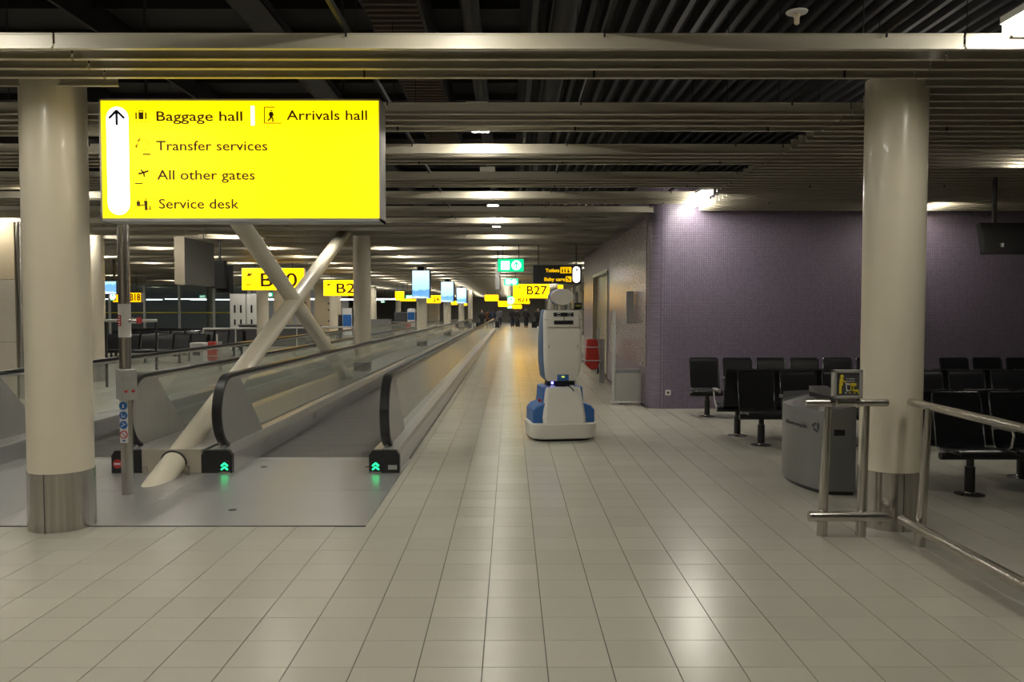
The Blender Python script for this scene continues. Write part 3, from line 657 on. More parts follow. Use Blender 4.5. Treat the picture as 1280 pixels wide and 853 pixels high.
def bench(x, y, n, away, label, group, arms=True):
    """x, y: centre of the first (leftmost) seat over the beam"""
    rz = math.pi if away else 0; sg = -1 if away else 1
    t = thing('beam_bench', label, 'bench', (x,y,0), rz, group)
    ft = []
    for k in range(n):
        X = sg*k*SP
        o = obj('seat', SM, None, t, (X,0,0)); o = obj('backrest', BM_, None, t, (X,0,0)); obj('seat_frame', FM_, None, t, (X,0,0))
        if arms and k < n: obj('armrest', AM_, None, t, (X+sg*SP/2,0,0))
        if k % 2 == 0: ft.append(X)
    if arms and away: obj('armrest', AM_, None, t, (-sg*SP/2,0,0))
    for X in ft:
        l = obj('leg', LM_, None, t, (X,0,0)); obj('foot_plate', GM_, None, l)
    a, c = sorted((-sg*.27, sg*((n-1)*SP+.24))); obj('beam', MB().cyl((a,0,.352),(c,0,.352),.035,n=16), blackm, t, smooth=True)
gr = 'black beam benches on the right'
bench(3.06, 12.26, 7, False, 'long black bench nearest the purple wall, facing the camera, left part', gr)
bench(7.02, 12.26, 6, False, 'black bench against the purple wall right of the cream column', gr)
bench(2.99, 10.38, 9, True, 'black bench of the middle double row, facing away towards the wall', gr)
bench(3.07, 9.64, 9, False, 'black bench of the middle double row, facing the camera beside the bin', gr)
bench(4.00, 7.77, 6, True, 'black bench of the front double row, facing away, behind the handrail', gr)
bench(4.12, 7.04, 5, False, 'black bench nearest the camera, facing it, behind the stainless handrail', gr)
lg = 'black benches in the left gate lounge'
for i, (x, y, n, aw) in enumerate(((-10.9,24.6,6,False),(-10.9,25.4,6,True),(-12.6,28.3,9,False),(-12.6,29.1,9,True),(-14.0,32.2,9,False),(-14.0,33.0,9,True),(-14.5,23.0,6,False))):
    bench(x-1.5, y, n, aw, 'black bench in the left gate lounge, %s, %s'%('facing the camera' if not aw else 'facing away', ['front double row','front double row','middle double row','middle double row','rear double row','rear double row','far left beside the panel'][i]), lg, False)
# ---------------------------------------------------------------- litter bin
t = thing('recycling_bin', 'grey metal recycling bin with curved front beside the right column', 'bin', (0,0,0))
A_, B_, C_, D_ = (2.775,8.02), (2.815,7.03), (3.075,7.00), (3.22,8.02)
arcp = [A_]
for i in range(1, 14):
    u = i/14; arcp.append((A_[0]+(B_[0]-A_[0])*u-.115*math.sin(math.pi*u)**.8*(1), A_[1]+(B_[1]-A_[1])*u))
arcp += [B_]
def zt(x, y): return .735+ .10*max(0, min(1, (x-2.72)/.42))
body = MB(); poly = arcp+[C_, D_]; n = len(poly)
body.add([(p[0],p[1],.035) for p in poly]+[(p[0],p[1],.735) for p in poly], [tuple(range(n)), tuple(range(2*n-1,n-1,-1))]+[(i,i+n,(i+1)%n+n,(i+1)%n) for i in range(n)])
obj('body', body, bin_m, t, smooth=True)
ins = [(2.97+(p[0]-2.97)*.94, 7.52+(p[1]-7.52)*.96) for p in poly]
obj('plinth', MB().prism(ins, 'z', 0, .035), black, t)
ld = MB(); zs_ = [.735+.105*max(0,min(1,(p[0]-2.70)/.45 if i >= n-2 else 0)) for i, p in enumerate(poly)]
zs_[0] = .83; zs_[-1] = .85; zs_[-2] = .80; zs_[n-3] = .755
for i in range(1, n-3): zs_[i] = .74+.0*i
zs_[1] = .765
ld.add([(p[0],p[1],.735) for p in poly]+[(p[0],p[1],z+.004) for p, z in zip(poly, zs_)], [tuple(range(n))]+[(i,i+n,(i+1)%n+n,(i+1)%n) for i in range(n)]+[(n+i,n+i+1,2*n-1) for i in range(n-2)])
lid = obj('lid', ld, bin_m, t)
obj('deposit_hood', MB().prism([(7.25,.78),(7.9,.80),(7.9,.90),(7.25,.80)], 'x', 2.99, 3.17), bin_m, lid); obj('opening', MB().box(2.975,2.99,7.32,7.86,.80,.85), black, lid)
obj('lid_mark', MB().prism([(0,0),(.05,.05),(.1,0),(.08,0),(.05,.03),(.02,0)], 'z', 0, .002), orange, lid, (2.72,7.6,.764), rz=.3)
obj('door_slot', MB().box(2.885,2.985,-.012,.0,-.028,.028), black, t, (.0,7.022,.565), bevel=.012)
cx_, cy_ = arcp[10]
ang = math.atan2(arcp[12][1]-arcp[9][1], arcp[12][0]-arcp[9][0])
def on_arc(u): 
    k = u*14; i = int(k); f_ = k-i; a_, b_ = arcp[i], arcp[min(i+1,14)]; return (a_[0]+(b_[0]-a_[0])*f_, a_[1]+(b_[1]-a_[1])*f_)
q = on_arc(.86); q2 = on_arc(.90); ra_ = math.atan2(q2[1]-q[1], q2[0]-q[0])
rs = bpy.data.objects.new('recycling_symbol', None)
b = MB()
for k in range(3):
    a0 = math.radians(90+120*k)
    c0 = (.035*math.cos(a0), .035*math.sin(a0)); 
    for s in (-1,):
        a1 = a0+math.radians(72); c1 = (.035*math.cos(a1), .035*math.sin(a1)); bar2(b, c0, c1, .018, -.002, .002)
        d = Vector((c1[0]-c0[0], c1[1]-c0[1])).normalized(); n2 = Vector((-d.y,d.x))
        b.prism([(c1[0]+n2.x*.018,c1[1]+n2.y*.018),(c1[0]-n2.x*.018,c1[1]-n2.y*.018),(c1[0]+d.x*.022,c1[1]+d.y*.022)], 'y', -.002, .002)
q = on_arc(.90); obj('recycling_symbol', b, dgrey, t, (q[0]-.004,q[1]-.003,.60), rz=ra_)
q = on_arc(.45); q3 = on_arc(.82); ra3 = math.atan2(q3[1]-q[1], q3[0]-q[0]); q = on_arc(.42)
text('lettering', 'Please recycle', dgrey, t, q[0]-.022, q[1]-.01, .575, .034, .36, rot=(math.pi/2,0,ra3), ex=.004)
# ---------------------------------------------------------------- handrail barriers
def zz(py, Y): return P(640, py, Y)[1]
t = thing('guard_rail', 'short stainless guard rail with two posts in front of the bin', 'guard rail', (0,5.73,0))
obj('top_rail', MB().cyl((2.145,0,.985),(2.74,0,.985),.028,n=24), steel, t, smooth=True); obj('lower_rail', MB().cyl((2.175,-.02,.155),(2.765,-.02,.155),.037,n=24), steel, t, smooth=True)
for x in (2.29,2.575): obj('post', MB().cyl((x,.03,0),(x+.03,.03,.97),.038,.022,n=24), steel, t, smooth=True)
t2 = thing('guard_rail', 'long stainless guard rail running towards the camera at the right edge', 'guard rail', (0,0,0))
obj('top_rail', MB().cyl((2.935,5.78,.985),(2.90,1.6,.985),.028,n=24), steel, t2, smooth=True); obj('lower_rail', MB().cyl((2.81,5.62,.155),(2.81,1.6,.155),.037,n=24), steel, t2, smooth=True)
for y in (5.50,3.7,1.9): obj('post', MB().cyl((2.875,y,0),(2.92,y,.97),.038,.022,n=24), steel, t2, smooth=True)
s1 = thing('trolley_sign', 'small framed black sign with yellow trolley pictogram clamped on the rail', 'sign', (0,5.70,0))
x0, z1 = P(1041,462.5,5.70); x1, z0 = P(1077,498,5.70); 
def TS(px, py): return P(px, py, 5.70)
obj('frame', MB().box(x0,x1,-.02,.03,z0,z0+.02).box(x0,x1,-.02,.03,z1-.02,z1).box(x0,x0+.022,-.02,.03,z0,z1).box(x1-.022,x1,-.02,.03,z0,z1), alu, s1, bevel=.003)
obj('face', MB().box(x0+.02,x1-.02,-.008,.0,z0+.018,z1-.018), dgrey, s1)
for px in (1047.8,1074): obj('clamp', MB().cyl((P(px,505,5.7)[0]-.009,.03,.985),(P(px,505,5.7)[0]+.009,.03,.985),.036,n=20), steel, s1, smooth=True)
Y0, Y1 = -.014, -.008
b = MB(); q_ = lambda x0_,y0_,x1_,y1_,w_=1.: bar2(b, TS(x0_,y0_), TS(x1_,y1_), w_*.00576, Y0, Y1)
disc(b, *TS(1051.8,470.7), .012, Y0, Y1, 14); q_(1051.2,473,1050.6,482,4.2); q_(1049.8,481,1049.6,492,2.8); q_(1052.4,474.5,1056.4,478.6,1.2)
q_(1062,480.5,1069.5,481,3.8); q_(1063,483,1063,488,.8); q_(1066,483,1066,488,.8); q_(1062,487.6,1072.6,489.4,1.6); q_(1062,488,1072.6,487.4,1)
for x in (1061.5,1067.5,1072): disc(b, *TS(x,491.2), .005, Y0, Y1, 8)
obj('pictogram', b, yelpaint, s1)
b = MB(); q_(1056.8,478.8,1057.8,489,.6); q_(1058,480,1061,480.5,2); q_(1057.8,488.6,1061.5,488.4,.8); disc(b, *TS(1056.5,491), .004, Y0, Y1, 8); obj('trolley_mark', b, whiteprint, s1)
for i, s_ in enumerate(('Trolleys','not past here')):
    q = TS(1056.5, 474.2+i*3.0); text('lettering', s_, whiteprint, s1, q[0], -.011, q[1], .009, .064, ex=.001)
# hanging monitor top right
t = thing('hanging_monitor', 'black monitor hung by a pole below the slats at the right edge', 'monitor', (0,9.9,0))
x0, z0 = P(1231,318,9.9); x1, z1 = P(1281,277,9.9)
obj('housing', MB().prism([(0,z0),(.10,z0+.0),(.22,z1),(.12,z1)], 'x', x0, x1+.25), blackm, t, bevel=.01); xm = P(1252,270,9.9)[0]
obj('hanger_pole', MB().cyl((xm,.15,z1-.1),(xm,.15,4.9),.028,n=12), black, t, smooth=True); obj('badge', MB().box(xm+.01,xm+.04,-.0,.045,z0+.09,z0+.14), lgrey, t)
# stand by the corridor wall
t = thing('information_stand', 'pale metal stand with tall thin post beside the corridor wall', 'stand', (0,13.8,0))
xp = P(767,500,13.8)[0]; xr_ = P(801,500,13.8)[0]
obj('post', MB().cyl((xp,0,0),(xp,0,P(767,389,13.8)[1]),.03,n=16), lgrey, t, smooth=True); obj('foot', MB().box(xp-.05,xp+.06,-.06,.1,0,.05), lgrey, t)
obj('cabinet', MB().box(xp+.03,xr_,-.02,.25,.07,.55), alu, t, bevel=.008); obj('cabinet_foot', MB().box(xr_-.05,xr_,-.01,.03,0,.07).box(xp+.05,xp+.1,-.01,.03,0,.07), alu, t)
obj('shelf', MB().box(xp+.04,xr_-.02,.0,.22,.55,.62), mgrey, t); obj('bottom_bar', MB().box(xp,xr_,-.04,-.01,.04,.065), white, t)
# red item on post, twice
def red_unit(x, y, s, label):
    t = thing('red_cart', label, 'cart', (x,y,0)); t.scale = (s,s,s)
    obj('upright', MB().box(.17,.29,.05,.09,0,1.0), alu, t); obj('upper_tube', MB().cyl((.13,.05,.9),(.13,.05,1.25),.03,n=12), lgrey, t, smooth=True)
    obj('body', MB().prism([(-.14,1.0),(.12,1.0),(.16,.5),(.12,.33),(-.02,.30),(-.16,.42)], 'y', -.12, .06), redm, t, bevel=.03)
    for z in (.82,.52): obj('hoop', MB().tube([(-.22,-.02,z+.03),(-.16,-.16,z),(.16,-.16,z),(.2,.0,z)],.012), lgrey, t)
    obj('wheel', MB().cyl((.1,-.03,.30),(.14,-.03,.30),.09,n=18), black, t, smooth=True); return t
red_unit(1.85, 17.9, 1.0, 'red upright cart body with steel hoops on a post behind the robot')
xq = P(266,430,21.5)[0]; red_unit(xq, 21.5, .8, 'red upright cart beside the grey bin in the left lounge')
xq = P(249,430,22.0)[0]; t = thing('grey_litter_bin', 'grey boxy litter bin beside the left red cart', 'bin', (xq,22,0)); obj('body', MB().box(-.19,.19,-.2,.2,0,.75), lgrey, t, bevel=.02); obj('slot', MB().box(-.1,.1,-.21,-.2,.4,.5), black, t)
# ---------------------------------------------------------------- hanging signs further off
def lit_sign(px0, px1, py0, py1, Y, txt, m, label, tc=None, tx=None, hanger=True, inkm=None, d=.22, frame=True):
    x0, z0 = P(px0,py1,Y); x1, z1 = P(px1,py0,Y)
    t = thing('gate_sign' if m in (yel_far,yel_dim) else 'hanging_sign', label, 'sign', (0,Y,0))
    obj('casing', MB().box(x0,x1,.01,d,z0,z1), alu, t); obj('lit_face', MB().box(x0+.01,x1-.01,0,.012,z0+.01,z1-.01), m, t)
    if hanger:
        for u in (.2,.8): obj('hanger', MB().cyl((x0+(x1-x0)*u,d/2,z1),(x0+(x1-x0)*u,d/2,4.9),.01,n=6), duct, t)
    if txt:
        p0, p1, pb, ph = tx; a_ = P(p0,pb,Y); c_ = P(p1,pb,Y); text('lettering', txt, inkm or ink, t, a_[0], -.004, a_[1], ph*Y/F, c_[0]-a_[0], bold=.012*Y/30, ex=.002)
    return t
def picto_plane(t, Y, cx, cy, s, m=None):
    b = MB()
    for p1, p2, w_ in (((-6,2),(6,-2),1.3),((0,0),(1,5.4),1.1),((0,0),(-3.5,-3.6),1.1)): bar2(b, P(cx+s*p1[0],cy+s*p1[1],Y), P(cx+s*p2[0],cy+s*p2[1],Y), 3.0*w_*s*Y/F, -.006, .0)
    obj('plane_pictogram', b, m or ink, t)
t = lit_sign(302.5,380,335.5,363,28,'B30',yel_far,'lit yellow gate sign reading B30 behind the crossed braces',tx=(324,370,358.3,17.5))
picto_plane(t,28,312,343.5,.6); a_ = P(305.5,357,28); text('lettering','Gate',mat('amber_ink',(.5,.2,0),.6),t,a_[0],-.004,a_[1],.10,P(315,357,28)[0]-a_[0],bold=.006); 
t = lit_sign(404.5,450,350.5,370,36,'B28',yel_far,'lit yellow gate sign starting with B2, cut off by the round column',tx=(419,455,366.5,12.5)); picto_plane(t,36,411,356,.45)
t = lit_sign(641.5,687,355.3,373,45,'B27',yel_far,'lit yellow gate sign reading B27 left of the robot head',tx=(657.5,683.5,368.3,11)); picto_plane(t,45,650,359.5,.3)
t = lit_sign(641,661,371.5,379.5,74,'B23',yel_far,'smaller lit yellow gate sign reading B23 under the B27 sign',tx=(647,659.5,377.3,5.2))
t = lit_sign(533,551,369.5,379,60,'24',yel_far,'lit yellow gate sign ending in 24 between the first two blue screens',tx=(541,549.5,377,5.8))
t = lit_sign(494,505,364.5,375.5,48,None,yel_far,'small lit yellow sign panel left of the nearest blue screen')
t = lit_sign(500,520,373.5,377,50,None,yel_dim,'low amber sign strip left of the nearest blue screen')
t = lit_sign(141,176,366,378,34,'B18',yel_dim,'amber lit gate sign in the left lounge behind the stainless post',tx=(162,175,375.7,8.4))
for i, (a, b_, c_, d_, Y) in enumerate(((564,572,376.5,381,80),(579,584,379.5,382,82),(606,623,368.9,376.5,66),(623,636,376.8,383.5,84),(636,652,381,386,88),(655,662,376,380,90),(697,704,356.5,361,34))):
    lit_sign(a,b_,c_,d_,Y,None,yel_far,'tiny distant lit yellow sign, %s'%['right of the middle screen','right of the farthest screen','above the people on the walkway','under the second green exit sign','right of centre above the walkers','beside the B23 sign','above the robot head'][i])
# green exit signs
def exit_sign(px0, px1, py0, py1, Y, label, detail=True):
    t = lit_sign(px0,px1,py0,py1,Y,None,green,label); w_ = px1-px0; h_ = py1-py0; k = w_/33.
    a_, c_ = P(px0+w_*.13,py1-h_*.17,Y), P(px0+w_*.45,py0+h_*.2,Y)
    obj('door_field', MB().box(a_[0],c_[0],-.006,0,a_[1],c_[1]), litwhite, t)
    g_ = MB(); a2, c2 = P(px0+w_*.2,py1-h_*.25,Y), P(px0+w_*.235,py0+h_*.3,Y); g_.box(a2[0],c2[0],-.009,-.005,a2[1],c2[1]); obj('door_line', g_, green, t)
    c3 = P(px0+w_*.71,(py0+py1)/2,Y); r = h_*.36*Y/F
    obj('arrow_disc', disc(MB(),*c3,r,-.006,0,24), litwhite, t)
    g_ = MB(); x, z = c3; bar2(g_,(x,z-r*.7),(x,z+r*.5),r*.28,-.01,-.005); bar2(g_,(x-r*.6,z-r*.1),(x,z+r*.65),r*.26,-.01,-.005); bar2(g_,(x+r*.6,z-r*.1),(x,z+r*.65),r*.26,-.01,-.005); obj('arrow', g_, green, t)
exit_sign(622,655,323.5,340,20,'larger green exit sign with white door and up arrow over the corridor')
exit_sign(630,648,348,357,32,'smaller green exit sign just below the larger one over the corridor')
exit_sign(381,390,345.5,362.5,27.6,'green exit sign at the right end of the B30 gate sign')
for i, (a, b_, c_, d_, Y) in enumerate(((634,641,370,381,73),(507,517,369,373.5,47),(138,142,366,376,33.4),(249,257,369,373,52),(330,341,366,371,50),(476,481,376.5,378.5,70),(634,640,382,386,86))):
    exit_sign(a,b_,c_,d_,Y,'tiny green exit sign, %s'%['left of the B23 sign','on the amber strip left of the screens','beside the amber lounge sign','behind the lounge glazing','under the B30 sign','left of the white far column','lowest over the far corridor'][i])
# hung box next to exit sign
t = thing('hanging_banner', 'narrow pale vertical panel hung left of the larger green exit sign', 'panel', (0,22,0)); x0, z0 = P(619.3,362,22); x1, z1 = P(624.5,327,22)
obj('body', MB().box(x0,x1,0,1.4,z0,z1), lgrey, t)
for yy in (.1,1.3): obj('hanger', MB().cyl(((x0+x1)/2,yy,z1),((x0+x1)/2,yy,4.9),.008,n=6), duct, t)
# toilets sign
t = thing('toilets_sign', 'black hanging sign reading Toilets and Baby care above the robot', 'sign', (0,20,0))
x0, z0 = P(667,354.4,20); x1, z1 = P(726.5,332,20)
obj('casing', MB().box(x0,x1,0,.2,z0,z1), dgrey, t); obj('frame', MB().box(x0-.01,x1+.01,-.006,.21,z1,z1+.02).box(x0-.02,x0,-.006,.21,z0,z1).box(x1,x1+.02,-.006,.21,z0,z1), mgrey, t)
for u in (.1,.9): obj('hanger', MB().cyl((x0+(x1-x0)*u,.1,z1),(x0+(x1-x0)*u,.1,4.9),.01,n=6), duct, t)
a_ = P(682,340.3,20); text('lettering','Toilets',yelink,t,a_[0],-.004,a_[1],4.3*20/F,P(699.3,340,20)[0]-a_[0],bold=.003)
a_ = P(680,351.3,20); text('lettering','Baby care',yelink,t,a_[0],-.004,a_[1],4.3*20/F,P(706,340,20)[0]-a_[0],bold=.003)
def TP(px, py): return P(px, py, 20)
a_, c_ = TP(700.5,341.7), TP(714.3,334); g_ = obj('toilet_pictogram', MB().box(a_[0],c_[0],-.006,0,a_[1],c_[1]), yelink, t)
b = MB()
for x in (703,706.3): disc(b,*TP(x,335.6),.014,-.009,-.005,8); bar2(b,TP(x,336.8),TP(x,340.8),.035,-.009,-.005)
disc(b,*TP(710.5,339.6),.03,-.009,-.005,10); bar2(b,TP(710,335),TP(710.3,338.5),.02,-.009,-.005); obj('figures', b, dgrey, g_)
a_, c_ = TP(707.2,352.6), TP(714.3,345.6); g_ = obj('baby_pictogram', MB().box(a_[0],c_[0],-.006,0,a_[1],c_[1]), yelink, t)
b = MB(); bar2(b,TP(709,347.5),TP(712.5,351),.03,-.009,-.005); disc(b,*TP(709,347.5),.02,-.009,-.005,8); bar2(b,TP(708,350.5),TP(710.5,351.8),.015,-.009,-.005); obj('baby_shape', b, dgrey, g_)
a_, c_ = TP(716,353.5), TP(725,333.3); obj('arrow_field', pill(MB(),a_[0],c_[0],a_[1],c_[1],-.006,0), litwhite, t)
b = MB(); bar2(b,TP(719.5,339.4),TP(722,337.6),.03,-.01,-.005); bar2(b,TP(719.5,335.6),TP(722,337.6),.03,-.01,-.005); obj('arrow', b, inkblue, t)
# blue screens on columns
for i, (a, b_, c_, d_, Y) in enumerate(((515.5,536.5,338.5,373,30.3),(551.5,566.5,352.5,377.5,42.7),(571,582.5,360.3,379.3,55.1))):
    x0, z0 = P(a,d_,Y); x1, z1 = P(b_,c_,Y)
    t = thing('column_screen', 'bright blue advertising screen mounted on a round column, %s of three'%['nearest','middle','farthest'][i], 'screen', ((x0+x1)/2,Y,z0), 0, 'screens on the columns')
    W = (x1-x0)/2; H = z1-z0
    obj('housing', MB().box(-W-.02,W+.06,.0,.12,-.02,H+.02), blued, t)
    o = obj('display', MB().box(-W,W,-.012,.0,.0,H), screen, t)
    obj('bracket', MB().box(-.12,.12,.0,.12,H,H+.2), black, t)
# lounge screen and black monitors
x0, z0 = P(128.5,367.5,26); x1, z1 = P(145,352,26)
t = thing('lounge_screen', 'small lit blue screen hung in the left lounge beside the cream column', 'screen', ((x0+x1)/2,26,z0)); W = (x1-x0)/2
obj('display', MB().box(-W,W,-.01,0,0,z1-z0), screen, t); obj('housing', MB().box(-W,W+.05,0,.1,-.02,z1-z0+.02), black, t); obj('hanger_pole', MB().cyl((W*.6,.05,z1-z0),(W*.6,.05,4.9-z0),.04,n=8), black, t)
x0, z0 = P(262,366,18.5); x1, z1 = P(284,326,18.5)
t = thing('hanging_monitor', 'black portrait monitor pair hung beside the grey box above the walkway', 'monitor', ((x0+x1)/2,18.5,z0)); W = (x1-x0)/2; H = z1-z0
obj('housing', MB().box(-W,W-.06,0,.12,.1,H), blackm, t, rz=-.25); obj('rear_housing', MB().box(-W+.05,W,.15,.27,0,H-.1), blackm, t, rz=-.25); obj('hanger_pole', MB().cyl((0,.1,H-.05),(0,.1,4.9-z0),.03,n=8), black, t)
t = thing('hanging_box', 'large grey box sign seen from its side, hung left of the black monitors', 'sign', (-6.5,15.4,0))
obj('body', MB().box(0,.19,0,1.55,2.16,3.07).box(-.0,.001,0,0,0,0) if 0 else MB().box(-.0,.19,0,1.55,2.16,3.07), mgrey, t, bevel=.01); obj('edge_frame', MB().box(-.005,.195,-.01,.0,2.15,3.08), mat('brown_grey',(.30,.26,.2),.5), t)
for yy in (.3,1.2): obj('hanger', MB().cyl((.1,yy,3.07),(.1,yy,4.9),.01,n=6), white, t)
# partition at the left edge
t = thing('panelled_partition', 'tall beige metal panelled screen at the left edge behind the walkway', 'partition', (0,14.8,0))
for i, (z0, z1) in enumerate(((0,1.05),(1.06,2.22),(2.23,3.29))):
    for j in range(3):
        x1 = -9.23-j*1.3; obj('panel', MB().box(x1-1.295,x1,0,.1,z0,z1), wood if i == 2 else beige, t)
obj('corner_tube', MB().cyl((-9.17,.05,0),(-9.17,.05,3.3),.055,n=18), steel, t, smooth=True)
# lounge glazing, machines, counters in the far left
gz = struct('window_1', MB().box(-34,-13.2,40,40.08,0,.12).box(-34,-13.2,40,40.08,2.9,3.0), steel_d)
for k in range(12):
    x = -13.2-k*1.75; obj('mullion', MB().box(x-.05,x+.05,39.97,40.1,0,3.4), lgrey, gz); obj('pane', MB().box(x-1.7,x-.05,40.03,40.05,.12,2.9), darkglass, gz)
obj('transom', MB().box(-34,-13.2,39.98,40.09,1.5,1.54), mat('yellow_band',(.6,.5,.02),.6), gz)
for i in range(5):
    for j in range(2):
        x = -33+i*5.2+j*.8; tt = thing('strip_light', 'white strip light behind the lounge glazing, %s from the left in the %s line'%(ORD[i] if i else 'first', 'near' if j == 0 else 'far'), 'strip light', (x,56+j*6,2.34+j*.12), 0, 'strip lights behind the lounge glazing'); obj('tube', MB().box(0,3.2,0,.12,0,.08), strip, tt); obj('hanger', MB().cyl((1.6,.06,.08),(1.6,.06,4.9-2.34-j*.12),.02,n=6), duct, tt)
for i, px in enumerate((297,318)):
    Y = 39; x, _ = P(px,400,Y); t = thing('white_cabinet', 'white cabinet with dark oval slots, %s of the two beside the lounge glazing'%('left' if i == 0 else 'right'), 'cabinet', (x,Y,0), 0, 'white slotted cabinets')
    obj('body', MB().box(-.38,.38,0,.5,0,2.45), white, t, bevel=.03)
    for s in (-.18,.12): obj('slot', pill(MB(), s, s+.09, 1.5, 1.9, -.006, .0), black, t); obj('slot', pill(MB(), s, s+.09, .9, 1.2, -.006, .0), black, t)
for i, (px, Y, w_) in enumerate(((408,50,1.5),(541,92,1.4),(352,46,.9),(378,47,.6))):
    x = P(px,400,Y)[0]; t = thing('panelled_cabin', 'tall beige panelled cabin, %s'%['below the B2 gate sign','between the first two blue screens','behind the crossing of the braces','narrow, just right of the brace crossing'][i], 'cabin', (x,Y,0), 0, 'beige cabins')
    for z in range(3): obj('panel', MB().box(-w_/2,w_/2,0,.8,z*1.1,z*1.1+1.09), wood, t)
    obj('mark', MB().box(.1,.2,-.01,0,2.0,2.12).box(.1,.2,-.01,0,1.6,1.7).box(.1,.2,-.01,0,.9,1.0), dgrey, t)
for i, (px, Y, w_, h_, m_) in enumerate(((432,44,.8,1.4,dgrey),(425,46,.9,1.15,dgrey),(480,50,2.4,.9,dgrey),(508,58,1.8,1.5,dgrey),(470,47,1.6,1.1,mgrey),(348,36,3.6,1.0,dgrey))):
    x = P(px,400,Y)[0]; t = thing('gate_counter', 'dark gate counter in the far left hall, %s'%['beside the blue poster','left of the blue poster','right of the round column','below the nearest blue screen','just right of the round column','behind the crossed braces'][i], 'counter', (x,Y,0), 0, 'gate counters')
    obj('body', MB().box(-w_/2,w_/2,0,.6,0,h_-.05), m_, t); obj('worktop', MB().box(-w_/2-.04,w_/2+.04,-.05,.65,h_-.05,h_), mgrey, t)
x = P(434,398,43)[0]; t = thing('poster_stand', 'blue and white poster board in the far left hall right of the B2 sign', 'poster', (x,43,0)); obj('board', MB().box(-.25,.25,0,.04,.3,1.75), whiteprint, t); obj('poster', MB().box(-.23,.23,-.006,0,.75,1.4), blueprint, t); obj('foot', MB().box(-.25,.25,-.2,.2,0,.3), lgrey, t)
x = P(514,398,52)[0]; t = thing('poster_stand', 'small blue and white poster board with red foot below the nearest screen', 'poster', (x,52,0)); obj('board', MB().box(-.25,.25,0,.04,.5,1.75), whiteprint, t); obj('poster', MB().box(-.23,.23,-.006,0,1.0,1.5), blueprint, t); obj('foot', MB().box(-.3,-.0,-.2,.2,0,.75), redm, t)
# lounge rails
t = thing('lounge_railing', 'grey railing in front of the left lounge seats behind the walkway', 'railing', (0,27.6,0))
obj('top_rail', MB().cyl((-10.7,0,1.0),(-6.0,2.7,1.0),.035,n=10), lgrey, t); [obj('post', MB().cyl((-10.7+k*.94,k*.54,0),(-10.7+k*.94,k*.54,1),.025,n=8), lgrey, t) for k in range(6)]
t = thing('queue_barrier', 'dark barrier frame with steel rail just right of the stainless post', 'barrier', (0,17.0,0))
zb = P(150,401,17)[1]; x0 = P(131,401,17)[0]; x1 = P(196,401,17)[0]
obj('top_rail', MB().cyl((x0,0,zb),(x1,0,zb),.035,n=10), lgrey, t, smooth=True); obj('post', MB().box(x1-.04,x1,-.02,.02,0,zb), black, t); obj('post', MB().box(x0,x0+.04,-.02,.02,0,zb), black, t)
# ---------------------------------------------------------------- people far down the hall
skins = mat('skin', (.45,.28,.2), .6)
def cloth(n_, c_): return noisy(mat(n_, c_, .85), 12, .15)
c_black, c_navy, c_brown, c_grey, c_olive = cloth('cloth_black',(.015,.015,.017)), cloth('cloth_navy',(.02,.025,.05)), cloth('cloth_brown',(.16,.06,.025)), cloth('cloth_grey',(.10,.10,.11)), cloth('cloth_dark_olive',(.04,.04,.025))
hairm = cloth('hair_dark', (.02,.014,.01))
def skin_mesh(name, vs, es, rs, m, parent, root=0, sub=1):
    me = bpy.data.meshes.new(name); me.from_pydata(vs, es, []); me.materials.append(m)
    o = bpy.data.objects.new(name, me); C.objects.link(o); o.parent = parent
    o.modifiers.new('skin', 'SKIN'); sv = me.skin_vertices[0].data if me.skin_vertices else None
    if sv is None: me.skin_vertices.new(name='s') if hasattr(me.skin_vertices,'new') else None; sv = me.skin_vertices[0].data
    for i, r in enumerate(rs): sv[i].radius = (r, r) if not isinstance(r, tuple) else r
    sv[root].use_root = True
    s = o.modifiers.new('sub', 'SUBSURF'); s.levels = s.render_levels = sub
    me.polygons.foreach_set('use_smooth', [True]*len(me.polygons)); return o
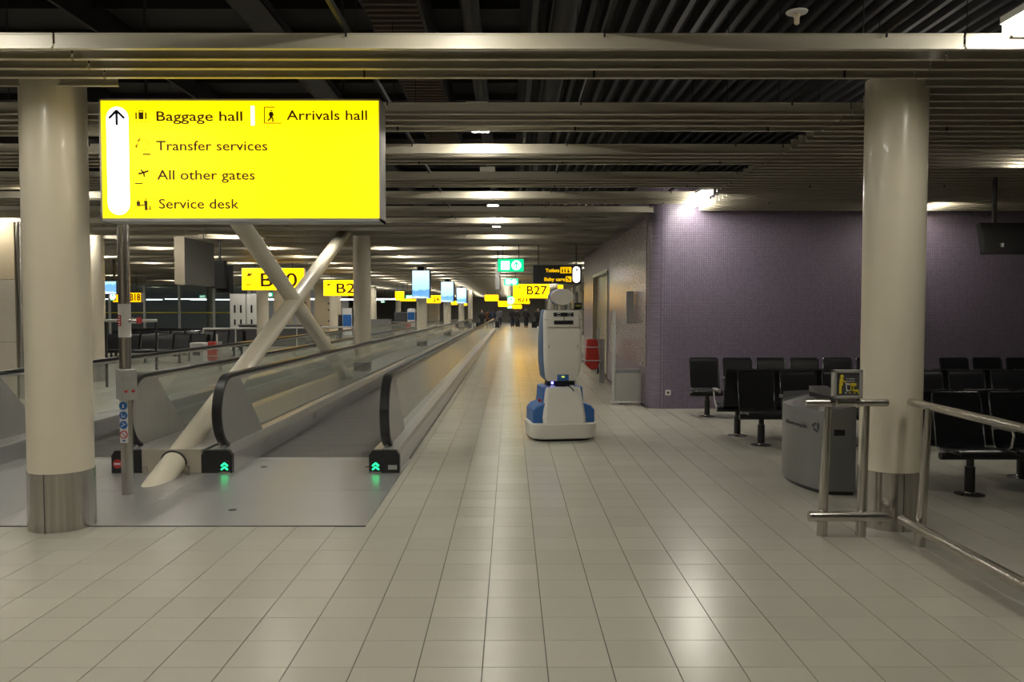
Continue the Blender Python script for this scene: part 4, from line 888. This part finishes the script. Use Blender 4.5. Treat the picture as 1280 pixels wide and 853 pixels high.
def person(px, Y, rz, top, legs, label, h=1.72, step=.12, s=1, hat=False):
    x = P(px, 400, Y)[0]; t = thing('person', label, 'person', (x,Y,.01), rz, 'people far down the hall'); k = h/1.75
    # pelvis spine chest neck head ; legs ; arms
    V = [(0,0,.95),(0,0,1.12),(0,0,1.32),(0,0,1.45),(0,-.01,1.53),(0,-.02,1.62),(0,-.01,1.70),
         (-.10,0,.90),(-.11,-step,.50),(-.11,-step*.9,.09),(-.11,-step*.9-.13,.04), (.10,0,.90),(.11,step*.7,.50),(.11,step*1.6,.12),(.11,step*1.6-.12,.05),
         (-.19,0,1.40),(-.24,.03,1.15),(-.25,-.06,.93),(-.25,-.09,.84), (.19,0,1.40),(.24,-.01,1.15),(.26,-.08,.93),(.26,-.11,.84)]
    E = [(0,1),(1,2),(2,3),(3,4),(4,5),(5,6),(0,7),(7,8),(8,9),(9,10),(0,11),(11,12),(12,13),(13,14),(2,15),(15,16),(16,17),(17,18),(2,19),(19,20),(20,21),(21,22)]
    rad = [.13,.125,.14,.06,.055,.095,.075,.095,.068,.045,.042,.095,.068,.045,.042,.068,.048,.036,.032,.068,.048,.036,.032]
    V = [(a*k,b*k,c*k) for a,b,c in V]; rad = [r*k for r in rad]
    skin_mesh('body', V, E, rad, skins, t)
    coatV = [(0,.0,.80),(0,0,1.0),(0,0,1.2),(0,0,1.36),(-.18,0,1.39),(-.245,.03,1.15),(-.255,-.06,.94),(.18,0,1.39),(.245,-.01,1.15),(.265,-.08,.94)]
    skin_mesh('coat', [(a*k,b*k,c*k) for a,b,c in coatV], [(0,1),(1,2),(2,3),(3,4),(4,5),(5,6),(3,7),(7,8),(8,9)], [r*k for r in (.27,.24,.22,.17,.12,.085,.07,.12,.085,.07)], top, t)
    for q in ([7,8,9],[11,12,13]): skin_mesh('trousers', [V[i] for i in q], [(0,1),(1,2)], [.14*k,.105*k,.08*k], legs, t)
    for q in ([9,10],[13,14]): skin_mesh('shoe', [V[i] for i in q], [(0,1)], [.055*k,.05*k], c_black, t)
    skin_mesh('hair', [(0,.03*k,1.60*k),(0,.02*k,1.70*k),(0,-.03*k,1.725*k)], [(0,1),(1,2)], [.085*k,.095*k,.075*k], hairm, t)
    fcx = MB().add([(-.02*k,-.10*k,1.60*k),(.02*k,-.10*k,1.60*k),(0,-.13*k,1.60*k),(0,-.10*k,1.65*k)], [(0,2,3),(2,1,3),(0,1,2)]); obj('nose', fcx, skins, t)
    return t
def case(px, Y, label, m=None, s=1):
    x = P(px,400,Y)[0]; t = thing('wheeled_suitcase', label, 'suitcase', (x,Y,0), 0, 'suitcases of the distant walkers')
    obj('shell', MB().box(-.2*s,.2*s,-.12*s,.12*s,.06,.62*s), m or c_black, t, bevel=.04); obj('pull_handle', MB().tube([(-.1*s,.1*s,.6*s),(-.1*s,.2*s,.98),(.1*s,.2*s,.98),(.1*s,.1*s,.6*s)],.012), lgrey, t)
    obj('wheel', MB().cyl((-.18*s,.1*s,.03),(-.14*s,.1*s,.03),.03,n=10), black, t); obj('wheel', MB().cyl((.14*s,.1*s,.03),(.18*s,.1*s,.03),.03,n=10), black, t)
person(640.5,74,0.2,c_black,c_navy,'person in bulky black coat walking left of centre of the far group',1.82)
person(646.5,77,2.9,c_olive,c_black,'person in dark clothes with pulled bag in the middle of the far group',1.70)
person(657.5,72,3.3,c_black,c_black,'person in long black coat right of the far group pulling a case',1.86)
person(672.0,70,.1,c_black,c_black,'person in black beside the robot shoulder, rightmost of the walkers',1.80,.08)
person(624.5,78,3.1,c_grey,c_navy,'person in dark grey coat walking beside the end of the walkway',1.80)
person(615.5,58,3.1,c_navy,c_black,'person in dark navy jacket standing on the near walkway',1.70,.05) if 0 else person(615.2,66.5,3.1,c_navy,c_black,'person in dark navy jacket leaving the walkway end',1.76,.05)
person(610.6,67.5,3.0,c_brown,c_black,'person in brown jacket leaving the walkway end',1.70,.05)
person(602.5,66,.3,c_black,c_black,'person in black leaning forward beside the far end of the walkway',1.62,.1)
case(647.2,75.5,'black wheeled case in the middle of the far group'); case(621.7,72,'black wheeled suitcase beside the walkway end'); case(667.5,71,'dark wheeled suitcase left of the rightmost walker'); case(598,65,'low dark wheeled case left of the leaning person')
